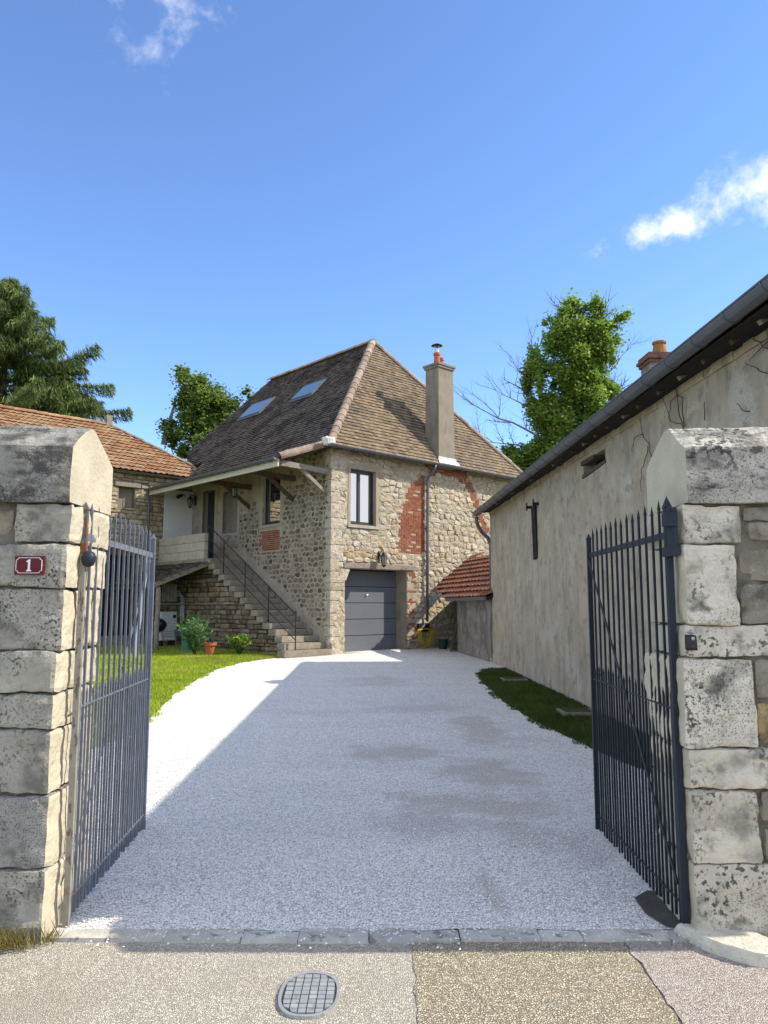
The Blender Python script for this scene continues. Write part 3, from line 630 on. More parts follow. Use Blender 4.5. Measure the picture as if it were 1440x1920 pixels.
def pebbles():
    X = []; Y = []
    for y0, y1, den in ((3.9, 5.5, 4200), (5.5, 7.5, 2200), (7.5, 11, 900), (11, 16, 260), (16, 22.5, 90)):
        n = int((y1 - y0) * 8 * den); X.append(NR.uniform(-5, 3, n)); Y.append(NR.uniform(y0, y1, n))
    X, Y = np.concatenate(X), np.concatenate(Y)
    k = pip(X, Y, drive) & ~pip(X, Y, [(1.34, 4.42), (1.46, 4.5), (1.7, 4.5), (1.7, 3.9), (1.39, 4.0), (1.33, 4.2)])
    k &= ~pip(X, Y, [(-9, 3.8), (-1.6, 3.8), (-1.6, 4.5), (-9, 4.5)])
    for (cx, cy, rx, ry, an, amt) in SPOTS:
        dx, dy = X - cx, Y - cy; d = np.hypot((dx * math.cos(an) + dy * math.sin(an)) / rx, (dy * math.cos(an) - dx * math.sin(an)) / ry); k &= ~((d < 1.25 + NR.normal(0, .25, len(d))) & (NR.random(len(d)) < amt * 1.1))
    X, Y = X[k], Y[k]; e = NR.uniform(0, 1, (1400, 2)); ex = -1.4 + e[:, 0] * 2.9; ey = 3.74 + .28 * e[:, 1] ** .35   # a few spilled on the threshold
    q = NR.random(1400) < .22; X = np.concatenate([X, ex[q]]); Y = np.concatenate([Y, ey[q]]); n = len(X)
    r = NR.uniform(.0032, .0078, n) * np.where(NR.random(n) < .08, 1.35, 1) * (1 + np.clip((Y - 6) / 14, 0, 1) * .5)
    base = np.array([(1, 0, 0), (0, 1, 0), (-1, 0, 0), (0, -1, 0), (.1, -.1, 1), (0, 0, -.6)], float)
    an = NR.uniform(0, 6.28, n); ca, sa = np.cos(an), np.sin(an)
    V = base[None] * NR.uniform(.65, 1.25, (n, 6, 1)) * r[:, None, None]
    V[:, :, 1] *= .8; V[:, :, 2] *= .75
    x = V[:, :, 0] * ca[:, None] - V[:, :, 1] * sa[:, None]; y = V[:, :, 0] * sa[:, None] + V[:, :, 1] * ca[:, None]
    z = V[:, :, 2] + (GZ(Y) + .010 + NR.uniform(0, .004, n))[:, None]
    W = np.stack([x + X[:, None], y + Y[:, None], z], -1).reshape(-1, 3)
    f = np.array([(0, 1, 4), (1, 2, 4), (2, 3, 4), (3, 0, 4)])
    F = (np.arange(n)[:, None, None] * 6 + f[None]).reshape(-1, 3)
    np_obj('gravel', W, F, np.repeat(NR.random(n) ** .8, 4), 'pebble', 'loose white gravel stones spread over the driveway', 'gravel', 'stuff')
pebbles()
def blades(name, P, den, h, mat, label, cat, holes=(), w=.006, lean=.35, den_fn=None):
    xs = [p[0] for p in P]; ys_ = [p[1] for p in P]; x0, x1, y0, y1 = min(xs), max(xs), min(ys_), max(ys_)
    n = int((x1 - x0) * (y1 - y0) * den); X = NR.uniform(x0, x1, n); Y = NR.uniform(y0, y1, n); k = pip(X, Y, P)
    if den_fn is not None: k &= NR.random(n) < den_fn(X, Y)
    X, Y = X[k], Y[k]; n = len(X); a = NR.uniform(0, 6.28, n); hh = NR.uniform(*h, n); ww = w * NR.uniform(.7, 1.4, n) * (1 + np.clip((Y - 8) / 10, 0, 1.2))
    z = GZ(Y); lx, ly = NR.normal(0, lean, n) * hh, NR.normal(0, lean, n) * hh
    V = np.stack([np.stack([X - np.cos(a) * ww, Y - np.sin(a) * ww, z], -1), np.stack([X + np.cos(a) * ww, Y + np.sin(a) * ww, z], -1), np.stack([X + lx, Y + ly, z + hh], -1)], 1).reshape(-1, 3)
    np_obj(name, V, np.arange(3 * n).reshape(-1, 3), np.clip(NR.normal(.5, .28, n), 0, 1), mat, label, cat, 'stuff')
blades('grass', wobble(LAWN_EDGE, .12, .13, 6, False) + [(-9.5, 7.1), (-12, 28), hw(-1.2, 7.9), hw(-1.2, 0)], 1500, (.03, .075), 'grass', 'short sunlit lawn grass left of the gravel driveway', 'grass')
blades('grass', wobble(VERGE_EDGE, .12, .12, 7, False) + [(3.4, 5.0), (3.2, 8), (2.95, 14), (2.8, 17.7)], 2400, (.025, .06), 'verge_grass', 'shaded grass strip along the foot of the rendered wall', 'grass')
blades('weeds', [(-2.6, 3.72), (-1.72, 3.80), (-1.56, 3.86), (-1.56, 3.98), (-2.6, 3.98)], 26000, (.02, .12), 'weed', 'dry weeds and moss at the foot of the left pillar', 'weeds', w=.003, lean=.5, den_fn=lambda X, Y: np.clip((-1.45 - X) * 1.3, .12, .9))
blades('weeds', [(1.36, 3.86), (2.3, 3.80), (2.4, 3.97), (1.36, 3.95)], 1500, (.01, .04), 'weed', 'sparse dry moss along the foot of the right pillar', 'weeds', w=.003, lean=.6)

# ================================================================== gate pillars and boundary walls
def two_mat(o, mat2, test):
    me = o.data; me.materials.append(M[mat2])
    for p in me.polygons:
        if test(p.normal, p.center): p.material_index = 1
def pier(name, label, side, xi, blocks, cap, extra, wall_label, fill):
    t = thing(name, label, 'gate pillar', (side * 1.9, 4.17, 0))
    inner = lambda nrm, c: abs(nrm.x) > .74 and c.x * side < -.2
    core = MB()
    a, b = sorted((side * (abs(xi) + .07), side * 2.25)); core.box(a, b, 3.935, 4.42, -.1, 2.2); part(core, 'mortar', 'pier_mortar', t)
    for i, (z0, z1, xa, xb) in enumerate(blocks):
        a, b = sorted((xa, xb))
        tilt = rnd(i + 3).uniform(-.02, .02)
        def sh(p, t_=tilt, zc=(z0 + z1) / 2): return Vector((p.x, p.y, p.z + t_ * (p.x - xa) * .6))
        o = part(rock_box(a, b, 3.9 + rnd(i).uniform(-.012, .008), 4.45, z0 + .002, z1 - .002, .016, .012, .026, i + (50 if side > 0 else 0), rnd(i + 9).random(), sh), 'stone', 'pillar' if side < 0 else 'pillar_r', t)
        two_mat(o, 'pillar_end', inner)
    # saddleback coping
    z0, ze, zr, xcap, mat = cap
    prof = [(3.875, z0), (3.87, z0 + .1), (3.872, z0 + .2), (3.875, ze), (3.95, ze + (zr - ze) * .35), (4.03, ze + (zr - ze) * .7), (4.11, zr), (4.17, zr), (4.27, zr - .05), (4.38, ze + .045), (4.475, ze - .02), (4.48, z0 + .15), (4.475, z0)]
    wl = thing('stone_wall', wall_label, 'wall', (side * 3.2, 4.17, 0))
    core = MB(); a, b = sorted((side * 2.27, side * 4.1)); core.box(a, b, 3.94, 4.40, -.1, 2.2); part(core, 'mortar', 'pier_mortar', wl)
    seg = [(abs(xcap), 2.62), (2.63, 3.35), (3.36, 4.1)]
    for q, (xa, xb) in enumerate(seg):
        mb = MB(); nx = max(6, int((xb - xa) / .045)); m = len(prof)
        xs = [xa + (xb - xa) * i / nx for i in range(nx + 1)]
        for i, x_ in enumerate(xs):
            for (y, z) in prof:
                p = Vector((side * x_, y, z)); e = min(i, nx - i, 2) / 2
                d = .010 * fb(p, 4) + .006 * fb(p, 14)
                mb.v.append((p.x + side * (d if i in (0, nx) else 0) * .5, p.y + d * (1 if y > 4.15 else -1) * (.5 + .5 * e) + (0.008 if e == 0 and y < 4 else 0), p.z + (d if z > z0 + .05 else d * .4) - (.008 if e == 0 and z > ze - .02 else 0)))
        for i in range(nx):
            for k in range(m):
                k2 = (k + 1) % m; mb.f.append((i * m + k, i * m + k2, (i + 1) * m + k2, (i + 1) * m + k)); mb.t.append(.4 + .1 * q)
        c0 = len(mb.v)
        for i in (0, nx):
            cx = sum(mb.v[i * m + k][0] for k in range(m)) / m; mb.v.append((cx, 4.17, (z0 + ze) / 2))
            for k in range(m): mb.f.append((len(mb.v) - 1, i * m + k, i * m + (k + 1) % m)); mb.t.append(.5)
        o = part(mb, 'coping_stone', mat, t if q == 0 else wl)
        two_mat(o, 'pillar_end', inner)
    for i, (z0_, z1_, xa, xb, tn) in enumerate(extra):
        a, b = sorted((xa, xb))
        part(rock_box(a, b, 3.912 + rnd(i).uniform(-.008, .012), 4.40, z0_ + .001, z1_ - .001, .03, .022, .035, i + 80, tn), 'stone', 'rubble', wl)
    rg = rnd(77 + side); z = 0.02
    while z < 2.1:
        h = min(rg.uniform(.2, .36), 2.12 - z)
        if h < .08: break
        x_ = fill
        while x_ < 4.05:
            l = rg.uniform(.25, .6); l = min(l, 4.1 - x_); a, b = sorted((side * (x_ + .006), side * (x_ + l - .006)))
            part(rock_box(a, b, 3.92 + rg.uniform(-.01, .02), 4.40, z + .006, z + h - .006, .04, .02, .08, int(x_ * 90 + z * 50), rg.random()), 'stone', 'rubble', wl); x_ += l
        z += h
    return t
pier('gate_pillar', 'left stone gate pillar carrying the red number plate', -1, -1.60,
     [(1.915, 2.117, -1.598, -1.885), (1.69, 1.908, -1.606, -2.3), (1.372, 1.688, -1.618, -2.3), (1.167, 1.37, -1.634, -2.3), (.99, 1.164, -1.64, -2.3), (.68, .987, -1.646, -2.3), (.33, .67, -1.642, -1.90), (-.06, .325, -1.636, -2.3)],
     (2.122, 2.42, 2.57, -1.60, 'pillar_dark'),
     [(1.93, 2.10, -1.90, -2.28, .4), (.50, .67, -1.89, -2.08, .1), (.34, .49, -1.89, -2.28, .5), (.5, .67, -2.09, -2.28, .7)], 'rubble garden wall running left from the numbered pillar', 2.31)
pier('gate_pillar', 'right stone gate pillar with the black intercom', 1, 1.50,
     [(1.912, 2.117, 1.528, 1.832), (1.503, 1.908, 1.518, 1.782), (1.343, 1.499, 1.508, 2.3), (.902, 1.337, 1.488, 1.842), (.705, .898, 1.494, 2.25), (.358, .70, 1.50, 1.835), (-.05, .354, 1.502, 2.3)],
     (2.122, 2.41, 2.56, 1.548, 'coping_r'),
     [(2.03, 2.11, 1.845, 2.25, .95), (1.92, 2.03, 1.86, 2.25, .9), (1.72, 1.9, 1.81, 2.25, .9), (1.51, 1.71, 1.80, 2.05, .1), (1.51, 1.70, 2.06, 2.26, .3), (1.13, 1.335, 1.855, 2.26, .9), (.91, 1.12, 1.858, 2.05, .66), (.91, 1.12, 2.06, 2.27, .3), (.53, .70, 1.85, 2.25, .3), (.36, .52, 1.86, 2.25, .9)], 'rubble garden wall running right from the intercom pillar', 2.31)

# enamel house number
t = thing('house_number_plate', 'red enamel house number plate with a white figure 1', 'house number', (-1.785, 3.876, 1.80))
x0, x1, z0, z1 = -1.858, -1.711, 1.753, 1.847
mb = MB(); mb.box(x0, x1, 3.868, 3.882, z0, z1); part(mb, 'plate', 'enamel', t)
mb = MB(); yb = 3.8665; i_ = .009; lw = .003; n_ = .012
P = [(x0 + i_ + n_, z0 + i_), (x1 - i_ - n_, z0 + i_), (x1 - i_ - n_ * .7, z0 + i_ + n_ * .7), (x1 - i_, z0 + i_ + n_), (x1 - i_, z1 - i_ - n_), (x1 - i_ - n_ * .7, z1 - i_ - n_ * .7), (x1 - i_ - n_, z1 - i_), (x0 + i_ + n_, z1 - i_), (x0 + i_ + n_ * .7, z1 - i_ - n_ * .7), (x0 + i_, z1 - i_ - n_), (x0 + i_, z0 + i_ + n_), (x0 + i_ + n_ * .7, z0 + i_ + n_ * .7)]
for a, b in zip(P, P[1:] + P[:1]): mb.bar((a[0], yb, a[1]), (b[0], yb, b[1]), .0025, lw, up=(0, 1, 0))
part(mb, 'border', 'white', t)
mb = MB(); cx, cz = -1.785, 1.80; hf = .030
P = [(-.012, -hf), (.013, -hf), (.013, -hf + .005), (.0065, -hf + .008), (.0065, hf), (-.0015, hf), (-.013, hf - .009), (-.013, hf - .014), (-.0045, hf - .012), (-.0045, -hf + .008), (-.012, -hf + .005)]
vs = [(cx + a, y, cz + b) for y in (3.8655, 3.869) for a, b in P]; n = len(P)
mb.add(vs, [tuple(range(n)), tuple(range(2 * n - 1, n - 1, -1))] + [(i, (i + 1) % n, n + (i + 1) % n, n + i) for i in range(n)]); part(mb, 'numeral', 'white', t)
for x_ in (x0 + .005, x1 - .005):
    mb = MB(); mb.lathe([(.0025, 0), (.002, .002)], (0, 0, 0), 8); mb.v = [(x_ + a, 3.868 - c, 1.80 + b) for a, b, c in mb.v]; part(mb, 'screw', 'zinc_light', t)
# intercom
t = thing('intercom', 'small black intercom box on the right pillar', 'intercom', (1.53, 3.88, 1.418))
mb = MB(); mb.add(rock_box(1.508, 1.552, 3.855, 3.905, 1.378, 1.456, .006, 0, .02).v, rock_box(1.508, 1.552, 3.855, 3.905, 1.378, 1.456, .006, 0, .02).f); part(mb, 'housing', 'black', t, smooth=True)
mb = MB(); mb.lathe([(.008, 0), (.008, .004), (.004, .005)], (0, 0, 0), 10); mb.v = [(1.53 + a, 3.856 - c, 1.437 + b) for a, b, c in mb.v]; part(mb, 'lens', 'glass', t)
mb = MB(); mb.box(1.522, 1.538, 3.852, 3.856, 1.392, 1.408); part(mb, 'button', 'anthracite', t)

# ================================================================== iron gates
def gate(label, o, d, mat, left):
    ang = math.atan2(d[1], d[0]); F = Frame(o, ang); L_ = math.hypot(*d)
    t = thing('iron_gate', label, 'gate', (0, 0, 0), F)
    N = 14; top = 2.10; rg = rnd(4 if left else 5); wbar = .013 if left else .012
    def spike(mb, x, z0, z1, w_, tip=.06, y=0., lean=0.):
        h = w_ / 2; a = [(x - h, y - h), (x + h, y - h), (x + h, y + h), (x - h, y + h)]
        v = [(p, q, z0) for p, q in a] + [(p + lean, q, z1) for p, q in a] + [(x + (p - x) * 1.25 + lean, y + (q - y) * 1.25, z1 + .006) for p, q in a] + [(x + lean, y, z1 + tip)]
        f = [(0, 1, 5, 4), (1, 2, 6, 5), (2, 3, 7, 6), (3, 0, 4, 7), (3, 2, 1, 0)] + [(4, 5, 9, 8), (5, 6, 10, 9), (6, 7, 11, 10), (7, 4, 8, 11), (8, 9, 12), (9, 10, 12), (10, 11, 12), (11, 8, 12)]
        return mb.add(v, f)
    for i in range(1, N):
        x = L_ * i / N; part(spike(MB(), x + rg.uniform(-.003, .003), .035 + rg.uniform(0, .02), top + rg.uniform(-.012, .012), wbar, lean=rg.uniform(-.004, .004)), 'bar', mat, t)
    for i in range(N):
        x = L_ * (i + .5) / N; part(spike(MB(), x + rg.uniform(-.003, .003), .035, 1.13 + rg.uniform(-.012, .012), .0095, .05, lean=rg.uniform(-.003, .003)), 'dog_bar', mat, t)
    for z, h in ((1.965, .036), (1.075, .009), (.13, .010)):
        mb = MB(); mb.box(.02, L_ - .01, -.004, .004, z - h / 2, z + h / 2); part(mb, 'rail', mat, t)
    mb = MB(); mb.bar((L_ - .03, .012, 1.93), (.05, .012, .22), .02, .008, up=(0, 1, 0)); part(mb, 'brace', mat, t)
    part(spike(MB(), L_, .03, top - .02, .030, .05), 'free_post', mat, t)
    if left:
        part(spike(MB(), 0, .0, 1.86, .030, .0), 'hinge_post', 'rust_white', t, label='flaking white hinge post streaked with rust')
        part(spike(MB(), .0, 1.87, 2.10, .030, .05), 'post_tip', 'tip_rust', t, label='pointed post tip with peeling rust')
        mb = MB(); mb.box(-.05, .035, .03, .075, 1.80, 2.08); part(mb, 'hinge_bracket', 'iron', t)
        mb = MB(); mb.lathe([(.006, -.045), (.026, -.036), (.036, -.012), (.038, .01), (.028, .032), (.008, .042)], (-.01, -.03, 1.845), 14); part(mb, 'knob', 'iron', t, smooth=True)
        mb = MB(); mb.tube([(L_ - .02, .03, 1.95), (L_ - .30, .03, 1.25)], .012, 6); part(mb, 'drop_bolt', 'zinc_light', t)
    else:
        part(spike(MB(), 0, .0, 2.10, .034, .07), 'hinge_post', mat, t)
        mb = MB(); mb.lathe([(.028, 0), (.028, .22), (.02, .225)], (-.062, -.0, 1.875), 14); part(mb, 'hinge_bracket', mat, t, smooth=False)
        mb = MB(); mb.box(-.092, .022, -.026, .026, 1.85, 1.90); part(mb, 'collar', mat, t)
        mb = MB(); mb.box(-.11, -.06, -.015, .05, 2.0, 2.07); part(mb, 'wall_pin', mat, t)
        mb = MB(); mb.lathe([(.03, 0), (.032, .02), (.02, .035)], (0, 0, .0), 10); part(mb, 'pivot_shoe', mat, t)
        mb = MB(); mb.tube([(L_ - .12, -.02, 1.11), (L_ + .05, -.02, 1.11)], .009, 6); mb.lathe([(.004, -.02), (.014, 0), (.004, .02)], (L_ + .05, -.02, 1.11), 8); part(mb, 'latch', mat, t)
    return t
gate('left iron gate leaf with flaking white hinge post, swung open', (-1.588, 4.06, 0), (-.115, 1.60), 'iron_worn_lit', True)
gate('right dark iron gate leaf, swung open beside the rendered wall', (1.478, 3.985, 0), (.035, 1.68), 'iron', False)

# ================================================================== road things
t = thing('manhole_cover', 'oval cast iron manhole cover set in the road', 'manhole cover', (-.31, 3.415, 0))
def ell(rx, ry, n=36, p=2.5): return [(-.31 + rx * math.copysign(abs(math.cos(a)) ** (2 / p), math.cos(a)), 3.415 + ry * math.copysign(abs(math.sin(a)) ** (2 / p), math.sin(a))) for a in [2 * math.pi * i / n for i in range(n)]]
mb = MB(); A, B_, D = ell(.126, .186), ell(.113, .170), ell(.110, .167); n = len(A)
mb.add([(x, y, -.02) for x, y in A] + [(x, y, .001) for x, y in A] + [(x, y, .001) for x, y in B_] + [(x, y, -.01) for x, y in B_], [(k * n + i, k * n + (i + 1) % n, (k + 1) * n + (i + 1) % n, (k + 1) * n + i) for k in range(3) for i in range(n)], .2); part(mb, 'frame', 'cast', t)
mb = MB(); mb.add([(x, y, -.004) for x, y in D], [tuple(range(n))]); part(mb, 'lid', 'cast_dark', t)
rg = rnd(3)
for i in range(6):
    for j in range(9):
        x_, y_ = -.31 + (i - 2.5) * .0345, 3.415 + (j - 4) * .0355; c = [(x_ + a, y_ + b) for a, b in ((-.0155, -.016), (.0155, -.016), (.0155, .016), (-.0155, .016))]
        if not inpoly(x_, y_, D): continue
        for k in range(4):
            if not inpoly(*c[k], D):
                for q in range(12):
                    c[k] = (c[k][0] * .85 + x_ * .15, c[k][1] * .85 + y_ * .15)
                    if inpoly(*c[k], D): break
        h = .002 + rg.uniform(-.001, .001); mb = MB(); mb.hexa([(a, b, -.006) for a, b in c] + [(a * .94 + x_ * .06, b * .94 + y_ * .06, h) for a, b in c], rg.random()); part(mb, 'pad', 'cast', t)
P = [(x_ - .035, y_) for x_, y_ in ((1.46, 3.99), (1.50, 3.90), (1.55, 3.80), (1.62, 3.72), (1.70, 3.655), (1.79, 3.64), (1.83, 3.70), (1.835, 3.82), (1.80, 3.93), (1.66, 3.96), (1.55, 4.0))]
mb = MB(); P2 = chaikin(chaikin(P, .12), .2); rg = rnd(2); vs = []; n = len(P2); c = cen(P2)
for k, (sc, z) in enumerate(((1.02, -.01), (1.015, .02), (1.0, .043), (.975, .052), (.6, .055), (.25, .057))):
    for x_, y_ in P2:
        p = Vector((c[0] + (x_ - c[0]) * sc, c[1] + (y_ - c[1]) * sc, z)); d = fb(p, 11) * .022 * (1 if k < 4 else .3); vs.append((p.x + d, p.y - d, p.z + (d * .5 if k > 0 else 0)))
vs.append((c[0], c[1], .058))
mb.add(vs, [(k * n + i, k * n + (i + 1) % n, (k + 1) * n + (i + 1) % n, (k + 1) * n + i) for k in range(5) for i in range(n)] + [(5 * n + i, 5 * n + (i + 1) % n, 6 * n) for i in range(n)])
solo(mb, 'flat_stone', 'flatstone', 'pale flat stone lying at the foot of the right pillar', 'stone', base=(1.65, 3.8, 0))
solo(rock_box(1.88, 2.4, 3.80, 3.95, -.05, .05, .02, .012, .06, 4), 'kerb_stone', 'rubble', 'dark kerb stone at the foot of the right garden wall', 'kerb stone', base=(2.1, 3.87, 0))
# ================================================================== stone house
H = thing('stone_house', 'two-storey stone house with hipped tile roof and garage', 'house', (0, 0, .24), HF)
fR = lambda a, z, h: (a, -h, z)
fL = lambda a, z, h: (-h, a, z)
def bR(mb, a0, a1, z0, z1, h0, h1, tone=.5): return mb.box(a0, a1, -h1, -h0, z0, z1, tone)
def bL(mb, a0, a1, z0, z1, h0, h1, tone=.5): return mb.box(-h1, -h0, a0, a1, z0, z1, tone)
WR, GR = (.72, 1.72, 3.93, 5.56), (.53, 3.0, .0, 2.66)
wallR = part(panel(0, 8.5, .0, 6.12, fR, [(*WR, .24), (*GR, .5)]), 'front_wall', 'mortar_r', H)
BL = [(2.6, 3.2), (3.84, 3.2), (3.84, 5.75), (3.45, 5.6), (3.12, 5.2), (2.84, 4.7), (2.64, 4.1)]
BT = [(3.86, 5.66), (4.2, 5.72), (4.6, 5.82), (5.3, 5.8), (5.6, 5.62), (5.95, 6.1), (3.86, 6.1)]
BA = [(5.58, 5.66), (5.95, 6.0), (6.3, 5.3), (6.62, 4.75), (6.98, 4.15), (6.72, 3.8), (6.55, 4.15), (6.22, 4.9), (5.95, 5.35)]
BG = [(3.02, .2), (3.42, .2), (3.36, 1.4), (3.45, 2.1), (3.32, 2.62), (3.02, 2.62)]
zones = [BL, BT, BA, BG]
cells = []
for P in voronoi_cells(.0, 8.5, .2, 6.1, .225, 1.4, 11, jit=.30, wr=(.5, 1.9)):
    if any(inpoly(*cen(P), z) for z in zones): continue
    P = cut_holes(P, [(WR[0] - .13, WR[1] + .13, WR[2] - .11, WR[3] + .12), (GR[0], GR[1], -1, GR[3]), (.5, 3.33, 2.6, 2.84), (4.4, 5.25, 6.0, 7)])
    if len(P) > 2: cells.append(P)
def toneR(c, rg):
    t = rg.random()
    if c[0] < .55 and rg.random() < .5: return rg.choice((.2, .4, .45))
    if 2.95 < c[1] < 3.4 and c[0] < 3.0 and rg.random() < .3: return .78          # warm ochre course above the garage
    return min(t, .66) if rg.random() < .95 else .8
def rayorder(P): c = cen(P); return -area(P) * (1.0 if c[0] < 7 else .2)
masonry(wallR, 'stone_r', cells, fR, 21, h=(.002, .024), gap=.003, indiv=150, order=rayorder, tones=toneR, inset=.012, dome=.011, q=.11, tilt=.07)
for z, bx in ((BL, (2.55, 3.9, 3.2, 5.8)), (BT, (3.85, 6, 5.6, 6.1)), (BA, (5.5, 7, 3.8, 6.1)), (BG, (3.0, 3.5, .2, 2.66))):
    brickwork(wallR, 'brick', 'bricks', lambda x, y, z=z: inpoly(x, y, z), bx, fR, len(z) + 5, h=(.008, .018), skip=.62 if z is BG else .07)
# garden-side stair wall
WL, DL, NL = (2.45, 3.42, 4.1, 5.60), (6.30, 7.12, 3.06, 5.55), (4.85, 5.78, 3.96, 5.38)
wallL = part(panel(0, 8.1, .0, 6.3, fL, [(*WL, .22), (*DL, .25), (*NL, .16)]), 'side_wall', 'mortar_l', H)
cells = []; rg = rnd(6)
for P in voronoi_cells(.10, 4.75, .2, 6.2, .19, 1.35, 15, jit=.27, wr=(.5, 1.8)):
    c = cen(P)
    if c[1] < .55 + .587 * (c[0] + .4): continue                    # behind the stairs and their render band
    if c[1] > 5.25 and rg.random() < .35 + (c[0] > 2) * .4: continue
    if c[0] > 3.6 and c[1] > 4.75 and rg.random() < .8: continue
    P = cut_holes(P, [(WL[0] - .14, WL[1] + .14, WL[2] - .2, WL[3] + .2), (2.43, 3.46, 3.25, 3.95), (NL[0] - .12, 9, 2, 9)])
    if len(P) > 2 and area(P) > .006: cells.append(P)
cells += [P for P in voronoi_cells(3.6, 4.7, 3.0, 4.0, .25, 1.4, 16) if cen(P)[1] > .9 + .587 * cen(P)[0]][:0]
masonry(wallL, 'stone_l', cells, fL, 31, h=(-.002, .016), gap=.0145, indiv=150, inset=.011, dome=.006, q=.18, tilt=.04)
# corner quoins shared by both walls
rg = rnd(12); z = .2
while z < 6.0:
    h = rg.uniform(.2, .42); h = min(h, 6.05 - z); d = rg.uniform(.3, .55)
    o = part(rock_box(-.018, d, -.03, .25, z + .008, z + h - .008, .02, .012, .09, int(z * 20), rg.choice((.1, .3, .45, .6))), 'quoin', 'stone_r', wallR); z += h
# far end and back of the house, closing the volume
mb = MB()
mb.add([(0, 10, 0), (8.5, 10, 0), (8.5, 10, 6.1), (4.25, 9.6, 10.8), (0, 10, 6.3)], [(0, 1, 2, 3, 4)]); mb.add([(8.5, 0, 0), (8.5, 10, 0), (8.5, 10, 6.1), (8.5, 0, 6.1)], [(0, 1, 2, 3)])
part(mb, 'rear_wall', 'mortar_r', H)
# window in the front wall
def window(parent, bf, r, d, surround, split, sw, sill, label):
    a0, a1, z0, z1 = r
    wnd = MB(); f = .055
    for q in ((a0, a0 + f, z0, z1), (a1 - f, a1, z0, z1), (a0 + f, a1 - f, z0, z0 + f), (a0 + f, a1 - f, z1 - f, z1)): bf(wnd, *q, -d, -d + .06)
    wo = part(wnd, 'window', 'anthracite', parent, label=label)
    cols_ = [a0 + f] + [a0 + (a1 - a0) * s_ for s_ in split] + [a1 - f]
    for s_ in split:
        m = MB(); c = a0 + (a1 - a0) * s_; bf(m, c - .045, c + .045, z0 + f, z1 - f, -d + .005, -d + .062); part(m, 'mullion', 'anthracite', wo)
    for u, v in zip(cols_, cols_[1:]):
        m = MB(); bf(m, u + .03, v - .03, z0 + f + .05, z1 - f - .05, -d + .012, -d + .026); part(m, 'pane', 'glass', wo)
        m = MB(); g = .032
        for q in ((u, u + g, z0 + f, z1 - f), (v - g, v, z0 + f, z1 - f), (u + g, v - g, z0 + f, z0 + f + .052), (u + g, v - g, z1 - f - .052, z1 - f)): bf(m, *q, -d + .008, -d + .05)
        part(m, 'sash', 'anthracite', wo)
    m = MB(); bf(m, a0, a1, z0 + .01, z0 + .03, -d + .06, .0); part(m, 'drip_board', 'anthracite', wo)
    if surround:
        s0 = .012
        for q in ((a0 - sw, a0 + .004, z0 - .02, z1 + sw), (a1 - .004, a1 + sw, z0 - .02, z1 + sw), (a0 + .004, a1 - .004, z1 - .004, z1 + sw)):
            m = MB(); bf(m, *q, -.20, s0); part(m, 'surround', surround, wo)
    m = MB(); bf(m, a0 - sw - .04, a1 + sw + .04, z0 - .10, z0 - .022, -.2, sill); part(m, 'sill', 'dressed', wo)
    return wo
window(H, bR, WR, .19, 'dressed_sun', (.44,), .085, .07, 'tall two-leaf window reflecting the clouds')
# garage
g = MB(); bR(g, GR[0], GR[1], .2, GR[3], -.52, -.505); door = part(g, 'garage_door', 'anthracite', H)
z = .25; rg = rnd(3)
while z < 2.6:
    h = .475; m = MB(); e = .003
    m.add([(GR[0] + .01, .505, z + e), (2.99, .505, z + e), (2.99, .505, z + h - e), (GR[0] + .01, .505, z + h - e), (GR[0] + .01, .46, z + e + .008), (2.99, .46, z + e + .008), (2.99, .46, z + h - e - .008), (GR[0] + .01, .46, z + h - e - .008)],
          [(4, 5, 6, 7), (0, 1, 5, 4), (1, 2, 6, 5), (2, 3, 7, 6), (3, 0, 4, 7)]); part(m, 'door_panel', 'door_grey', door); z += h
m = MB(); m.box(1.72, 1.76, .435, .46, 1.86, 1.95); m.tube([(1.74, .435, 1.91), (1.74, .41, 1.91), (1.78, .41, 1.91)], .01, 6); part(m, 'door_lock', 'zinc_light', door)
m = MB(); bR(m, 2.988, 3.03, .2, 2.66, -.5, .006); part(m, 'garage_jamb', 'cement', H)
for a, b in ((.46, 1.72), (1.735, 3.32)):
    m = MB(); bR(m, a, b, 2.665, 2.80, -.3, .055); part(m, 'lintel_beam', 'wood_grey', H)
m = MB(); m.hexa([(.40, -.02, 2.36), (.56, -.02, 2.30), (.56, .3, 2.30), (.40, .3, 2.36), (.40, -.02, 2.66), (.72, -.02, 2.66), (.72, .3, 2.66), (.40, .3, 2.66)]); part(m, 'lintel_corbel', 'stone_r', H)
m = MB(); bR(m, .53, 3.0, .2, .262, -.46, .02); part(m, 'garage_sill', 'step', H)
# stair-side window, door, blind niche
def bLr(mb, a0, a1, z0, z1, h0, h1): return bL(mb, a0, a1, z0, z1, h0, h1)
window(H, bLr, WL, .17, 'dressed', (), .11, .04, 'single dark stair-side window above the brick panel')
brickwork(wallL, 'brick', 'bricks', lambda x, y: 2.45 < x < 3.44 and 3.28 < y < 3.93, (2.45, 3.44, 3.28, 3.95), fL, 71, h=(.004, .012))
brickwork(wallL, 'brick_pale', 'bricks', lambda x, y: 4.82 < x < 5.8 and y > 3.45, (4.82, 5.8, 3.45, 3.94), fL, 72, bh=.085, h=(.002, .010))
d_ = MB(); bL(d_, DL[0], DL[1], 3.06, DL[3], -.24, -.20); do = part(d_, 'front_door', 'anthracite', H, label='dark front door at the head of the stairs')
for z0_, z1_ in ((3.2, 3.75), (3.85, 4.5), (4.6, 5.4)):
    m = MB(); bL(m, DL[0] + .14, DL[1] - .14, z0_, z1_, -.202, -.185); part(m, 'door_panel', 'anthracite', do)
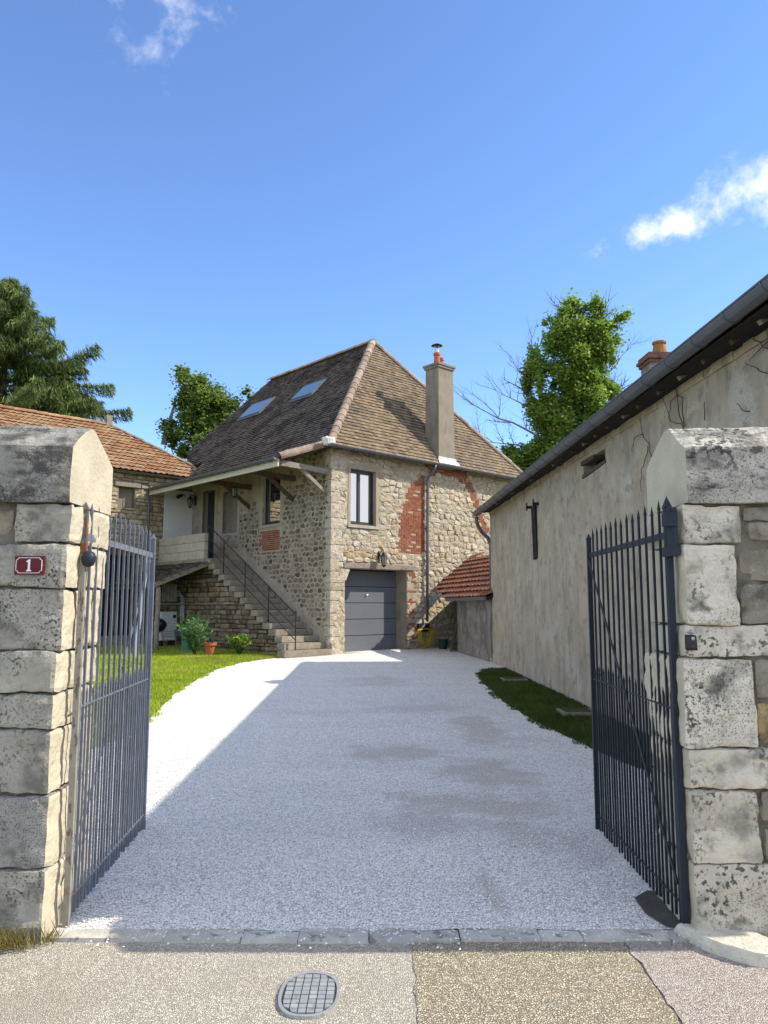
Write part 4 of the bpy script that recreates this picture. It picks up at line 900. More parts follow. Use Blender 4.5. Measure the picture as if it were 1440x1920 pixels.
m = MB(); m.tube([(.17, DL[0] + .09, 4.05), (.12, DL[0] + .09, 4.05), (.12, DL[0] + .2, 4.05)], .012, 6); part(m, 'handle', 'zinc_light', do)
for q in ((DL[0] - .17, DL[0], 3.06, 5.7), (DL[1], DL[1] + .17, 3.06, 5.7), (DL[0], DL[1], 5.55, 5.7)):
    m = MB(); bL(m, *q, -.1, .02); part(m, 'door_surround', 'dressed', H)
m = MB(); bL(m, NL[0], NL[1], NL[2], NL[3], -.17, -.15); ni = part(m, 'blind_niche', 'cement', H)
for q in ((NL[0] - .14, NL[0], 3.96, 5.5), (NL[1], NL[1] + .14, 3.96, 5.5), (NL[0], NL[1], 5.38, 5.52), (NL[0], NL[1], 3.92, 3.975)):
    m = MB(); bL(m, *q, -.1, .018); part(m, 'surround', 'dressed', ni)
for i, (a, b, z0_, z1_) in enumerate(((3.42, 3.75, 4.62, 4.8), (4.2, 4.7, 4.55, 4.8), (5.92, 6.12, 3.1, 4.2), (5.92, 6.12, 4.22, 5.2))):
    m = rock_box(-.012, .1, a, b, z0_, z1_, .01, .006, .1, i); part(m, 'dressed_block', 'dressed', H)
# roof
K1, K2 = 1.055, 1.47
roof = MB(); ez = 6.05
pts = dict(c=(-.35, -.35, ez), a=(4.25, 2.97, 10.9), r=(8.85, -.35, ez), e=(4.25, 9.45, 10.9), l1=(1.1, 10.4, 7.58), l2=(.4, 8.6, 6.84), l3=(.3, 7.64, 6.74), l4=(-.35, 7.64, ez), p=(-1.78, 7.64, 5.54), q=(-1.78, -.02, 5.54), k=(-.35, -.02, ez), rb=(8.85, 10, ez))
def poly(ks, th=.05):
    b = len(roof.v); n = len(ks); roof.v += [tuple(Vector(pts[i]) - Vector((0, 0, .012))) for i in ks] + [tuple(Vector(pts[i]) - Vector((0, 0, .012 + th))) for i in ks]
    fs = [tuple(b + i for i in range(n)), tuple(b + n + i for i in reversed(range(n)))] + [(b + i, b + (i + 1) % n, b + n + (i + 1) % n, b + n + i) for i in range(n)]
    roof.f += fs; roof.t += [.3] * len(fs)
poly('car'); poly(['c', 'a', 'e', 'l1', 'l2', 'l3', 'l4', 'k']); poly(['q', 'k', 'l4', 'p']); poly(['r', 'a', 'e', 'rb'])
ro = part(roof, 'roof', 'wood_old', H)
v1 = math.sqrt(1 + K1 * K1); v2 = math.sqrt(1 + K2 * K2)
part(tiles([(0, 0), (9.2, 0), (4.6, 3.32 * v2)], (-.35, -.35, ez), (1, 0, 0), (0, 1, K2), .145, .175, 41, lift=.034), 'roof_tiles', 'tile', ro, kind='stuff')
sky_holes = [(2.28, 2.84, 3.82, 5.1), (2.28, 2.84, 6.95, 8.35)]
part(tiles([(-.35, 0), (2.97, 4.6 * v1), (9.45, 4.6 * v1), (10.4, 1.45 * v1), (8.6, .75 * v1), (7.64, .65 * v1), (7.64, 0)], (-.35, 0, ez), (0, 1, 0), (1, 0, K1), .135, .175, 42, lift=.036, jag=.010), 'roof_tiles', 'tile_moss_shade', ro, kind='stuff')
kp = (ez - 5.54) / 1.43; vp = math.sqrt(1 + kp * kp)
part(tiles([(-.02, 0), (-.02, 1.5 * vp), (7.62, 1.5 * vp), (7.62, 0)], (-1.80, 0, 5.54), (0, 1, 0), (1, 0, kp), .135, .175, 43, lift=.036, jag=.012), 'roof_tiles', 'tile_moss_shade', ro, kind='stuff')
up = Vector((-K1, -K2, 1.6)).normalized()
half_round(ro, 'hip_tile', 'ridge', (-.22, -.25, ez + .16), (4.25, 2.97, 10.98), (-.55, -.7, 1), r=.12, l=.36, seed=3)
half_round(ro, 'hip_tile', 'ridge', (8.8, -.3, ez + .1), (4.3, 2.97, 10.98), (.55, -.7, 1), r=.11, l=.4, seed=4)
half_round(ro, 'ridge_tile', 'ridge', (4.25, 2.9, 10.97), (4.25, 9.45, 10.97), (0, 0, 1), r=.12, l=.4, seed=5)
half_round(ro, 'verge_tile', 'ridge', (-.34, -.02, ez + .06), (-1.78, -.02, 5.60), (0, -.8, 1), r=.115, l=.15, seed=6)
m = rock_box(-.5, -.22, -.46, -.2, ez - .02, ez + .22, .06, .04, .05, 5); part(m, 'hip_foot_mortar', 'lime', ro, label='white lime mortar at the foot of the hip')
def skylight(t0, t1, s0, s1):
    V = Vector((1, 0, K1)).normalized(); N_ = Vector((-K1, 0, 1)).normalized(); O = Vector((-.35, 0, ez))
    P = lambda t_, s_, h: O + Vector((0, t_, 0)) + V * ((s_ + .35) * v1) + N_ * h
    def slab(m, a, b, c, d, h0, h1): m.hexa([P(a, c, h0), P(b, c, h0), P(b, d, h0), P(a, d, h0), P(a, c, h1), P(b, c, h1), P(b, d, h1), P(a, d, h1)])
    m = MB(); f = .05
    for q in ((t0, t0 + f, s0, s1), (t1 - f, t1, s0, s1), (t0 + f, t1 - f, s0, s0 + f * .7), (t0 + f, t1 - f, s1 - f * .7, s1)): slab(m, *q, .0, .085)
    so = part(m, 'skylight', 'zinc', ro)
    m = MB(); slab(m, t0 + f, t1 - f, s0 + f * .7, s1 - f * .7, .06, .09); part(m, 'pane', 'glass_sky', ro)
    m = MB(); slab(m, t0 - .05, t0, s0 - .05, s1 + .05, .03, .06); slab(m, t1, t1 + .05, s0 - .05, s1 + .05, .03, .06); slab(m, t0, t1, s0 - .08, s0, .03, .065); slab(m, t0, t1, s1, s1 + .06, .03, .07); part(m, 'skylight_flashing', 'zinc', ro)
skylight(3.83, 5.1, 2.27, 2.86); skylight(6.93, 8.38, 2.17, 2.82)
# gutters and downpipes
m = MB(); gutter(m, (-.42, -.43, ez - .0), (8.85, -.43, ez - .02), .068); gu = part(m, 'gutter', 'zinc', H)
for i in range(14):
    m = MB(); x_ = -.2 + i * .66; m.tube([(x_, -.43 + .075 * math.cos(a), ez - .005 + .075 * math.sin(a)) for a in [math.pi + math.pi * k / 6 for k in range(7)]], .008, 4); part(m, 'gutter_bracket', 'zinc', gu)
m = MB(); m.tube([(3.86, -.42, ez - .06), (3.86, -.40, ez - .17), (3.85, -.25, ez - .33), (3.84, -.13, ez - .42), (3.83, -.12, ez - .6), (3.80, -.115, 3.5), (3.76, -.115, 1.12)], .048, 10); dp = part(m, 'downpipe', 'zinc', H, smooth=True)
for z in (5.2, 4.0, 2.7, 1.5):
    m = MB(); m.lathe([(.054, 0), (.054, .03)], (3.76 + (z - 1.1) * .0155, -.115, z), 10); m.box(3.77 + (z - 1.1) * .0155 - .01, 3.77 + (z - 1.1) * .0155 + .01, -.08, .0, z + .005, z + .025); part(m, 'pipe_clip', 'zinc', dp)
m = MB(); m.box(-1.84, -1.79, .0, 7.62, 5.30, 5.50); part(m, 'fascia_board', 'cream_paint', H)
m = MB(); gutter(m, (-1.91, -.02, 5.52), (-1.91, 7.64, 5.50), .07); gu = part(m, 'gutter', 'zinc', H)
for i in range(13):
    m = MB(); y_ = .25 + i * .6; m.tube([(-1.91 + .077 * math.cos(a), y_, 5.512 + .077 * math.sin(a)) for a in [math.pi + math.pi * k / 6 for k in range(7)]], .008, 4); part(m, 'gutter_bracket', 'zinc', gu)
m = MB(); m.tube([(-1.91, 7.5, 5.46), (-1.9, 7.5, 5.36), (-1.78, 7.6, 5.2), (-1.75, 7.66, 5.0), (-1.74, 7.68, .3)], .045, 10); part(m, 'downpipe', 'zinc', H, smooth=True)
# porch timbers
for t_, mt in ((.14, 'wood_grey'), (1.75, 'wood_old'), (4.12, 'wood_old')):
    m = MB(); m.bar((.08, t_, 5.37), (-1.70, t_, 5.43), .14, .15); part(m, 'porch_beam', mt, H)
    m = MB(); m.bar((-.95, t_ + .02, 5.36), (.02, t_ + .04, 4.72), .09, .10); part(m, 'porch_brace', 'wood_grey' if t_ < 1 else 'wood_old', H)
m = MB(); m.bar((-1.72, .0, 5.46), (-1.72, 7.6, 5.45), .12, .12); part(m, 'eaves_beam', 'wood_old', H)
rg = rnd(9)
for i in range(15):
    y_ = .3 + i * .51; m = MB(); m.bar((-1.76, y_, 5.455), (.0, y_, 5.455 + 1.76 * kp * .96), .07, .07); part(m, 'rafter', 'wood_old', H)
for i in range(11):
    m = MB(); m.box(-1.75 + i * .158 + .004, -1.75 + i * .158 + .154, .02, 7.6, 5.50 + (i * .158) * kp - .004, 5.515 + (i * .158) * kp); part(m, 'soffit_board', 'wood_old', H)
# chimney
CX, CY = -.23, -.25
m = MB(); m.hexa([(4.44 + CX, CY, 6.0), (5.22 + CX, CY, 6.0), (5.22 + CX, .60 + CY, 6.0), (4.44 + CX, .60 + CY, 6.0), (4.46 + CX, CY, 9.30), (5.16 + CX, CY, 9.30), (5.16 + CX, .58 + CY, 9.30), (4.46 + CX, .58 + CY, 9.30)]); ch = part(m, 'chimney', 'cement', H)
m = MB(); m.box(4.42 + CX, 5.20 + CX, -.04 + CY, .62 + CY, 9.30, 9.37); m.box(4.39 + CX, 5.23 + CX, -.07 + CY, .65 + CY, 9.375, 9.445); part(m, 'chimney_cap', 'cement', ch)
for x_, y_, h, r in ((4.66 + CX, .25 + CY, .42, .12), (4.95 + CX, .33 + CY, .33, .105)):
    m = MB(); m.lathe([(r, 0), (r * .9, .06), (r * .78, h - .1), (r * .98, h - .09), (r * .98, h - .02), (r * .8, h)], (x_, y_, 9.445), 14); part(m, 'chimney_pot', 'pot', ch, smooth=False)
px_, py_ = 4.66 + CX, .25 + CY
m = MB(); m.tube([(px_, py_, 9.85), (px_, py_, 9.99)], .075, 12)
for a in range(4): m.tube([(px_ + .07 * math.cos(a * 1.571), py_ + .07 * math.sin(a * 1.571), 9.97), (px_ + .10 * math.cos(a * 1.571), py_ + .10 * math.sin(a * 1.571), 10.11)], .008, 4)
part(m, 'cowl_stem', 'zinc_light', ch)
m = MB(); m.lathe([(.19, 0), (.185, .015), (.10, .06), (.02, .08)], (px_, py_, 10.10), 16); part(m, 'cowl', 'black', ch, smooth=True)
m = MB(); m.box(4.41 + CX, 5.25 + CX, CY - .02, CY - .004, 6.12, 6.34); m.hexa([(4.36 + CX, CY - .10, 6.10), (5.34 + CX, CY - .10, 6.10), (5.28 + CX, CY - .02, 6.22), (4.40 + CX, CY - .02, 6.22), (4.36 + CX, CY - .11, 6.12), (5.34 + CX, CY - .11, 6.12), (5.28 + CX, CY - .03, 6.25), (4.40 + CX, CY - .03, 6.25)])
m.hexa([(5.225 + CX, CY, 6.1), (5.25 + CX, CY, 6.1), (5.25 + CX, CY + .45, 6.75), (5.225 + CX, CY + .45, 6.75), (5.225 + CX, CY, 6.3), (5.25 + CX, CY, 6.3), (5.25 + CX, CY + .45, 6.95), (5.225 + CX, CY + .45, 6.95)]); part(m, 'chimney_flashing', 'zinc_light', ch)

# white panel closing the end of the porch
m = MB(); m.box(-1.10, -.02, 7.80, 7.86, 3.06, 5.62); solo(m, 'porch_end_wall', 'white_render', 'white rendered end wall of the porch behind the landing', 'wall', base=(-.55, 7.83, 3.06), fr=HF)

# ================================================================== stairs
ST = thing('stone_staircase', 'outdoor stone staircase with landing, parapet and iron railing', 'staircase', (-.6, 2.3, .24), HF)
RI, TR, T0 = .176, .3, -.14
zst = lambda t_: .24 + RI * (max(0, math.floor((t_ - T0) / TR)) + 1)
rg = rnd(14); core = MB()
for i in range(16):
    t0 = T0 + TR * i; zt = .24 + RI * (i + 1); out_ = -1.62 if i == 0 else -1.42 if i == 1 else -1.29 + rg.uniform(-.015, .015)
    part(rock_box(out_, -.03, t0 - .015, t0 + TR + .04, zt - RI + .006, zt, .014, .008, .16, i, rg.random()), 'step', 'step', ST)
    if i > 0: core.box(-1.14, -.04, t0 + .02, t0 + TR + .02, .1, zt - RI)
core.box(-1.14, -.01, 4.68, 7.8, .1, 2.94); part(core, 'stair_core', 'stair_joint', ST)
for i, (a, b) in enumerate(((4.66, 5.7), (5.71, 6.8), (6.81, 7.79))): part(rock_box(-1.30, -.02, a, b, 2.95, 3.056, .014, .006, .2, i), 'landing_slab', 'step', ST)
fS = lambda a, z, h: (-1.14 - h, a, z)
cells = []
for P in coursed_cells(-.08, 7.8, .12, 3.0, (.09, .19), (.16, .52), 51):
    a0 = min(p[0] for p in P); zt = max(p[1] for p in P)
    lim = zst(a0 + .05) - RI + .02 if a0 < 4.66 else 2.95
    if zt > lim:
        P = clip(P, 0, 1, lim)
        if len(P) < 3 or area(P) < .006: continue
    if max(p[0] for p in P) < .2 and zt > .45: continue
    cells.append(P)
masonry(ST, 'stone_stair', cells, fS, 52, h=(.0, .05), gap=.007, indiv=230, order=lambda P: -area(P) * (1 if cen(P)[0] < 4.5 else .15), inset=.012, dome=.008, q=.13, tilt=.05)
m = MB(); za = .24 + RI
m.add([(-.016, -.12, .24), (-.016, -.12, .55), (-.016, 4.7, 3.40), (-.016, 4.7, 3.0), (.0, -.12, .24), (.0, -.12, .55), (.0, 4.7, 3.40), (.0, 4.7, 3.0)], [(0, 1, 2, 3), (0, 4, 5, 1), (1, 5, 6, 2), (2, 6, 7, 3)]); part(m, 'render_band', 'band', ST)
rg = rnd(19)
for j in range(3):
    a = 4.72 + (0, .28, .1)[j]; z0 = 3.058 + j * .272
    xs = [4.72]
    while a < 7.7: xs.append(a + .5); a += rg.uniform(.45, .62)
    xs = [x_ for x_ in xs if x_ < 7.62] + [7.8]
    for a0, a1 in zip(xs, xs[1:]): part(rock_box(-1.27, -1.11, a0 + .003, a1 - .003, z0 + .002, z0 + .268, .008, .004, .14, int(a0 * 30 + j), rg.random()), 'parapet_block', 'block', ST)
rl = MB(); sl_ = RI / TR; xr = -1.17
nz_ = lambda t_: .24 + RI + sl_ * (t_ - T0)
for h, r in ((.93, .018), (.56, .013), (.24, .013)): rl.tube([(xr, -.02, nz_(-.02) + h - .06), (xr, 4.62, nz_(4.62) + h - .06)], r, 6)
ra = part(rl, 'railing', 'black', ST)
for t_ in (.0, 1.28, 2.5, 3.72, 4.64):
    m = MB(); m.tube([(xr, t_, zst(t_) - .02), (xr, t_, nz_(t_) + .90)], .017, 6)
    if t_ == 0: m.lathe([(.01, -.03), (.028, -.01), (.03, .01), (.01, .03)], (xr, t_, nz_(t_) + .92), 10)
    part(m, 'railing_post', 'black', ra)

# ================================================================== lean-to under the landing
SH = thing('lean_to_shed', 'tiled lean-to shelter on posts below the landing', 'shed', (-2.1, 6.1, .25), HF)
ks = (2.95 - 2.28) / 1.68; m = MB(); m.hexa([(-2.98, 4.5, 2.20), (-1.16, 4.5, 2.93), (-1.16, 7.85, 2.93), (-2.98, 7.85, 2.20), (-2.98, 4.5, 2.24), (-1.16, 4.5, 2.97), (-1.16, 7.85, 2.97), (-2.98, 7.85, 2.24)]); sr = part(m, 'roof', 'dark_in', SH)
part(tiles([(4.45, 0), (7.85, 0), (7.85, 1.92), (4.45, 1.92)], (-3.0, 0, 2.245), (0, 1, 0), (1, 0, ks), .15, .175, 61, lift=.04, jag=.014), 'roof_tiles', 'tile_moss_shade', sr, kind='stuff')
m = MB(); m.bar((-3.02, 4.43, 2.20), (-1.18, 4.43, 2.93), .04, .12); part(m, 'verge_board', 'wood_grey', SH)
m = MB(); m.bar((-2.86, 4.5, 2.17), (-2.86, 7.84, 2.17), .12, .13); part(m, 'eaves_beam', 'wood_old', SH)
rg = rnd(4)
for t_ in (4.56, 7.7):
    m = MB(); m.tube([(-2.86 + rg.uniform(-.02, .02), t_ + rg.uniform(-.02, .02), .2 + i * .39) for i in range(6)], [.085, .075, .08, .07, .082, .07], 9); part(m, 'post', 'wood_grey', SH, smooth=True)
for i in range(5):
    t_ = 4.62 + i * .75; m = MB(); m.bar((-2.95, t_, 2.18), (-1.2, t_, 2.88), .08, .09); part(m, 'rafter', 'wood_old', SH)
m = MB(); m.box(-2.7, -1.2, 4.9, 7.8, .24, .30); part(m, 'floor_slab', 'cement', SH)
t = thing('heat_pump', 'off-white boxed heat pump standing under the lean-to', 'heat pump', (-1.75, 6.1, .42), HF)
m = MB(); m.add(*[(q.v, q.f) for q in [rock_box(-2.02, -1.48, 5.95, 6.35, .5, 1.40, .02, 0, .2)]][0]); part(m, 'casing', 'appliance', t)
for z_ in (.62, .70, .78): m = MB(); m.box(-1.98, -1.52, 5.938, 5.95, z_, z_ + .012); part(m, 'louvre', 'zinc', t)
m = MB(); m.box(-1.62, -1.52, 5.935, 5.95, 1.2, 1.3); part(m, 'display', 'black', t)
for x_ in (-1.95, -1.55):
    m = MB(); m.box(x_ - .04, x_ + .04, 5.98, 6.32, .30, .5); part(m, 'foot', 'black', t)
t = thing('plank_cupboard', 'pale plank cupboard on a shelf above the heat pump', 'cupboard', (-1.75, 6.15, 1.66), HF)
for i in range(4):
    m = MB(); m.box(-2.02 + i * .13, -2.02 + i * .13 + .122, 5.95, 5.975, 1.72, 2.30 - .02 * (i % 2)); part(m, 'plank', 'wood_grey', t)
m = MB(); m.box(-2.02, -1.5, 5.98, 6.3, 1.72, 2.28); part(m, 'carcass', 'dark_in', t)
m = MB(); m.box(-2.1, -1.3, 5.85, 6.4, 1.62, 1.67); part(m, 'shelf', 'wood_grey', t)
t = thing('pipe_run', 'grey insulated pipes curving down beside the heat pump', 'pipes', (-1.4, 6.05, .3), HF)
for i in range(3):
    m = MB(); o_ = i * .05; m.tube([(-1.72, 6.0, 2.05 - o_ * 1.4), (-1.42 + o_, 6.0, 2.05 - o_ * 1.4), (-1.33 + o_, 6.0, 1.95 - o_), (-1.32 + o_, 6.0, 1.1), (-1.26 + o_, 5.9, .9), (-1.22, 5.8, .85 - o_)], .019, 7); part(m, 'pipe', 'zinc_light', t, smooth=True)
t = thing('kettle_barbecue', 'black kettle barbecue beside the lean-to post', 'barbecue', (-2.5, 5.2, .28), HF)
m = MB(); m.lathe([(.05, -.2), (.2, -.12), (.26, 0), (.27, .02), (.25, .1), (.15, .2), (.03, .235)], (-2.5, 5.2, .98), 18); part(m, 'kettle', 'black', t, smooth=True)
for a in (0, 2.1, 4.2):
    m = MB(); m.tube([(-2.5 + .12 * math.cos(a), 5.2 + .12 * math.sin(a), .82), (-2.5 + .26 * math.cos(a), 5.2 + .26 * math.sin(a), .28)], .012, 6); part(m, 'leg', 'zinc', t)
m = MB(); m.tube([(-2.56, 5.2, 1.21), (-2.54, 5.2, 1.25), (-2.46, 5.2, 1.25), (-2.44, 5.2, 1.21)], .012, 6); part(m, 'handle', 'wood_old', t)
t = thing('stacked_chairs', 'blue-grey stacked garden chairs under the lean-to', 'garden chairs', (-1.6, 4.95, .3), HF)
for i in range(3):
    z = .68 + i * .07
    m = MB(); m.box(-1.95, -1.47, 4.75 + i * .02, 5.2 + i * .02, z, z + .03); part(m, 'seat', 'blue', t)
    m = MB(); m.hexa([(-1.47, 4.75, z), (-1.43, 4.75, z), (-1.43, 5.2, z), (-1.47, 5.2, z), (-1.38, 4.75, z + .42), (-1.34, 4.75, z + .42), (-1.34, 5.2, z + .42), (-1.38, 5.2, z + .42)]); part(m, 'backrest', 'blue', t)
for x_, y_ in ((-1.92, 4.78), (-1.92, 5.18), (-1.48, 4.78), (-1.48, 5.18)):
    m = MB(); m.tube([(x_, y_, .3), (x_, y_, .8)], .014, 6); part(m, 'leg', 'zinc', t)

# ================================================================== barn across the lawn
BN = thing('stone_barn', 'yellow stone barn with an orange tiled roof behind the lawn', 'barn', (-4, 7.9, .3), HF)
fB = lambda a, z, h: (a, 7.9 - h, z)
BW, BD = (-2.72, -2.16, 4.86, 5.56), (-4.4, -1.95, .3, 3.25)
bw = part(panel(-9, .5, .0, 6.2, fB, [(*BW, .25), (*BD, .4)]), 'wall', 'barn_joint', BN)
cells = []
for P in coursed_cells(-9, .4, .3, 6.2, (.11, .22), (.2, .6), 81):
    P = cut_holes(P, [(BW[0] - .02, BW[1] + .02, BW[2], BW[3]), (-2.9, -1.95, 5.56, 5.76), (BD[0], BD[1], 0, BD[3]), (-1.0, .5, 3.0, 5.7)])
    if len(P) > 2: cells.append(P)
masonry(bw, 'stone_barn', cells, fB, 82, h=(.005, .05), gap=.008, indiv=220, order=lambda P: -area(P) * (1 if -3.6 < cen(P)[0] < -1.2 else .2), inset=.014, dome=.01, q=.14, tilt=.05)
m = MB(); m.box(-2.88, -1.98, 7.83, 8.1, 5.57, 5.74); part(m, 'window_lintel', 'wood_grey', BN)
m = MB(); m.box(BW[0], BW[1], 8.12, 8.16, BW[2], BW[3]); wo = part(m, 'blind_window', 'cement', BN)
m = MB(); m.box(-2.46, -2.42, 8.10, 8.12, BW[2], BW[3]); part(m, 'board', 'wood_grey', wo)
m = MB(); m.box(BD[0], BD[1], 8.24, 8.30, BD[2], BD[3]); bd = part(m, 'barn_door', 'dark_in', BN)
for i in range(12):
    m = MB(); x_ = BD[0] + i * .205; m.box(x_ + .006, min(x_ + .2, BD[1]), 8.21, 8.24, .3, 3.24); part(m, 'plank', 'dark_in', bd)
m = MB(); m.box(BD[0] - .2, BD[1] + .2, 7.84, 8.2, 3.25, 3.47); part(m, 'door_lintel', 'wood_old', BN)
m = MB(); m.box(-5, -1.6, 7.4, 7.88, .2, .62); part(m, 'plinth', 'cement', BN)
k = .6; vb = math.sqrt(1 + k * k)
m = MB(); P = [(-9, 7.6, 6.08), (.22, 7.6, 6.08), (.38, 8.6, 6.68), (-1.6, 11.5, 8.42), (-9, 11.5, 8.42)]
m.add([(x_, y_, z - .01) for x_, y_, z in P] + [(x_, y_, z - .07) for x_, y_, z in P], [(0, 1, 2, 3, 4), (9, 8, 7, 6, 5)] + [(i, (i + 1) % 5, 5 + (i + 1) % 5, 5 + i) for i in range(5)])
m.add([(-9, 11.5, 8.41), (-1.6, 11.5, 8.41), (.4, 15, 6.0), (-9, 15, 6.0)], [(0, 1, 2, 3)]); m.add([(-1.6, 11.5, 8.41), (.38, 8.6, 6.66), (.4, 15, 6.0)], [(0, 1, 2)])
br = part(m, 'roof', 'dark_in', BN)
part(tiles([(-9, 0), (.25, 0), (.4, 1.12), (-1.6, 3.9 * vb), (-9, 3.9 * vb)], (0, 7.6, 6.08), (1, 0, 0), (0, 1, k), .32, .21, 84, lift=.05, wave=True, jag=.008), 'roof_tiles', 'tile_barn', br, kind='stuff')
half_round(br, 'ridge_tile', 'tile_barn', (-1.6, 11.5, 8.48), (-9, 11.5, 8.48), (0, 0, 1), r=.11, l=.4, seed=8)
half_round(br, 'hip_tile', 'ridge', (.38, 8.55, 6.72), (-1.6, 11.5, 8.48), (.6, -.3, 1), r=.09, l=.4, seed=9)
half_round(br, 'verge_tile', 'ridge', (.26, 7.6, 6.13), (.38, 8.6, 6.74), (.6, -.3, 1), r=.08, l=.3, seed=10)
m = MB(); m.box(-1.78, -1.56, 11.38, 11.6, 8.4, 8.82); part(m, 'chimney_stub', 'wood_grey', br)
m = MB(); m.add([(.4, 8.1, 0), (.4, 15, 0), (.4, 15, 6), (.4, 8.1, 6)], [(0, 1, 2, 3)]); m.add([(-9, 15, 0), (.4, 15, 0), (.4, 15, 6), (-9, 15, 6)], [(0, 1, 2, 3)]); part(m, 'rear_wall', 'barn_joint', BN)

# ================================================================== long rendered building on the right
RB = thing('rendered_outbuilding', 'long low building with stained grey render and grey gutter', 'outbuilding', (0, 7.5, .1), BF)
fW = lambda a, z, h: (-h, a, z)
SL1, SL2 = (10.42, 10.80, 2.5, 3.5), (6.46, 7.48, 3.56, 3.76)
def lump(a, z): return .018 * fb((a, z, 3), .8) + .008 * fb((a, z, 7), 3) + max(0, .5 - z) * .06
rw = part(panel(.3, 15.25, -.1, 3.94, fW, [(*SL1, .2), (*SL2, .2)], cell=.2, disp=lump), 'wall', 'render', RB, smooth=True)
m = MB(); m.box(.2, .22, SL1[0], SL1[1], SL1[2], SL1[3]); sh = part(m, 'slit_window', 'dark_in', RB)
for a, b in ((10.43, 10.56), (10.59, 10.72)):
    m = MB(); m.hexa([(-.02, a, 2.5), (.02, a, 2.5), (.02, b, 2.46), (-.02, b, 2.46), (-.04, a, 3.5), (.0, a, 3.5), (.0, b, 3.46), (-.04, b, 3.46)]); part(m, 'plank', 'dark_in', sh)
for y_ in (10.32, 10.86):
    m = MB(); m.box(-.10, .02, y_ - .03, y_ + .03, 3.47, 3.52); m.box(-.10, -.08, y_ - .03, y_ + .03, 3.43, 3.58); part(m, 'iron_bracket', 'black', sh)
m = MB(); m.box(.2, .22, SL2[0], SL2[1], SL2[2], SL2[3]); sv = part(m, 'vent_opening', 'dark_in', RB)
m = MB(); m.hexa([(-.02, 6.42, 3.55), (.1, 6.42, 3.55), (.1, 7.5, 3.50), (-.02, 7.5, 3.50), (-.02, 6.42, 3.60), (.1, 6.42, 3.60), (.1, 7.5, 3.56), (-.02, 7.5, 3.56)]); m.box(-.03, .12, 6.9, 7.52, 3.70, 3.76); part(m, 'sill_timber', 'wood_old', sv)
kr = .62; m = MB(); zt = 4.03; dz = .10
P = [(-.30, .25, zt), (2.7, .25, zt + 3.1 * kr), (2.7, 15.35, zt + 3.1 * kr - dz), (-.30, 15.35, zt - dz), (5.8, .25, zt), (5.8, 15.35, zt - dz)]
m.add(P + [(a, b, c - .05) for a, b, c in P], [(0, 1, 2, 3), (1, 4, 5, 2), (9, 8, 7, 6), (8, 11, 10, 7), (0, 3, 9, 6), (0, 6, 7, 1), (3, 2, 8, 9)]); rr = part(m, 'roof', 'tile_red', RB)
part(tiles([(.25, 0), (15.35, 0), (15.35, .68), (.25, .68)], (-.34, 0, zt - .045), (0, 1, -dz / 15.1), (1, 0, kr), .32, .22, 91, lift=.055, wave=True), 'roof_tiles', 'tile_red', rr, kind='stuff')
m = MB(); m.add([(0, .3, -.1), (5.5, .3, -.1), (5.5, .3, 3.9), (2.7, .3, 5.75), (0, .3, 3.9)], [(0, 1, 2, 3, 4)]); m.add([(0, 15.25, -.1), (5.5, 15.25, -.1), (5.5, 15.25, 3.9), (2.7, 15.25, 5.75), (0, 15.25, 3.9)], [(4, 3, 2, 1, 0)]); m.add([(5.5, .3, -.1), (5.5, 15.25, -.1), (5.5, 15.25, 3.9), (5.5, .3, 3.9)], [(0, 1, 2, 3)]); part(m, 'end_walls', 'render', RB)
m = MB(); gutter(m, (-.37, .2, 4.03), (-.37, 15.15, 3.90), .088, 10); gu = part(m, 'gutter', 'zinc', RB)
for i in range(25):
    y_ = .35 + i * .60; zc = 4.03 - .13 * (y_ - .2) / 14.95; m = MB(); m.tube([(-.37 + 0.0915 * math.cos(a), y_, zc + 0.0915 * math.sin(a)) for a in [math.pi + math.pi * k_ / 8 for k_ in range(9)]], .009, 5); part(m, 'gutter_bracket', 'zinc', gu)
m = MB(); m.tube([(-.37, 15.08, 3.80), (-.37, 15.1, 3.70), (-.33, 15.15, 3.58), (-.2, 15.28, 3.42), (-.05, 15.34, 3.3), (.03, 15.36, 3.1), (.03, 15.36, .3)], .05, 10); part(m, 'downpipe', 'zinc', RB, smooth=True)
rg = rnd(13)
for i in range(28):
    y_ = .4 + i * .54 + rg.uniform(-.05, .05); m = MB(); m.bar((-.20, y_, 3.90), (.1, y_, 4.09), .06, .06); part(m, 'rafter_end', 'wood_old' if i % 3 else 'wood_grey', RB)
m = MB(); m.hexa([(-.30, .3, 3.905), (.05, .3, 3.93), (.05, 15.25, 3.93), (-.30, 15.25, 3.905), (-.30, .3, 3.925), (.05, .3, 4.1), (.05, 15.25, 4.1), (-.30, 15.25, 3.925)]); part(m, 'soffit_board', 'dark_in', RB)  # near-black colour stands for the shade in the eave gap
m = MB()
for i in range(76):
    y_ = .3 + i * .196; h = rg.uniform(.03, .10); m.box(-.012 - rg.uniform(0, .018), .05, y_, y_ + .2, 3.84, 3.88 + h, rg.random())
part(m, 'eaves_mortar', 'render', RB, kind='stuff')
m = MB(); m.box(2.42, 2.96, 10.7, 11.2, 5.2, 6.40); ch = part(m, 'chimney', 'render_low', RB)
for j, (e, z) in enumerate(((.04, 6.40), (.075, 6.47), (.045, 6.54))):
    for i in range(3):
        for q in range(2):
            m = MB(); x0_, x1_ = 2.42 - e, 2.96 + e; y0_, y1_ = 10.7 - e, 11.2 + e; m.box(x0_ + (x1_ - x0_) * i / 3 + .005, x0_ + (x1_ - x0_) * (i + 1) / 3 - .005, y0_ + (y1_ - y0_) * q / 2 + .005, y0_ + (y1_ - y0_) * (q + 1) / 2 - .005, z, z + .062, rg.random()); part(m, 'brick', 'brick_dull', ch)
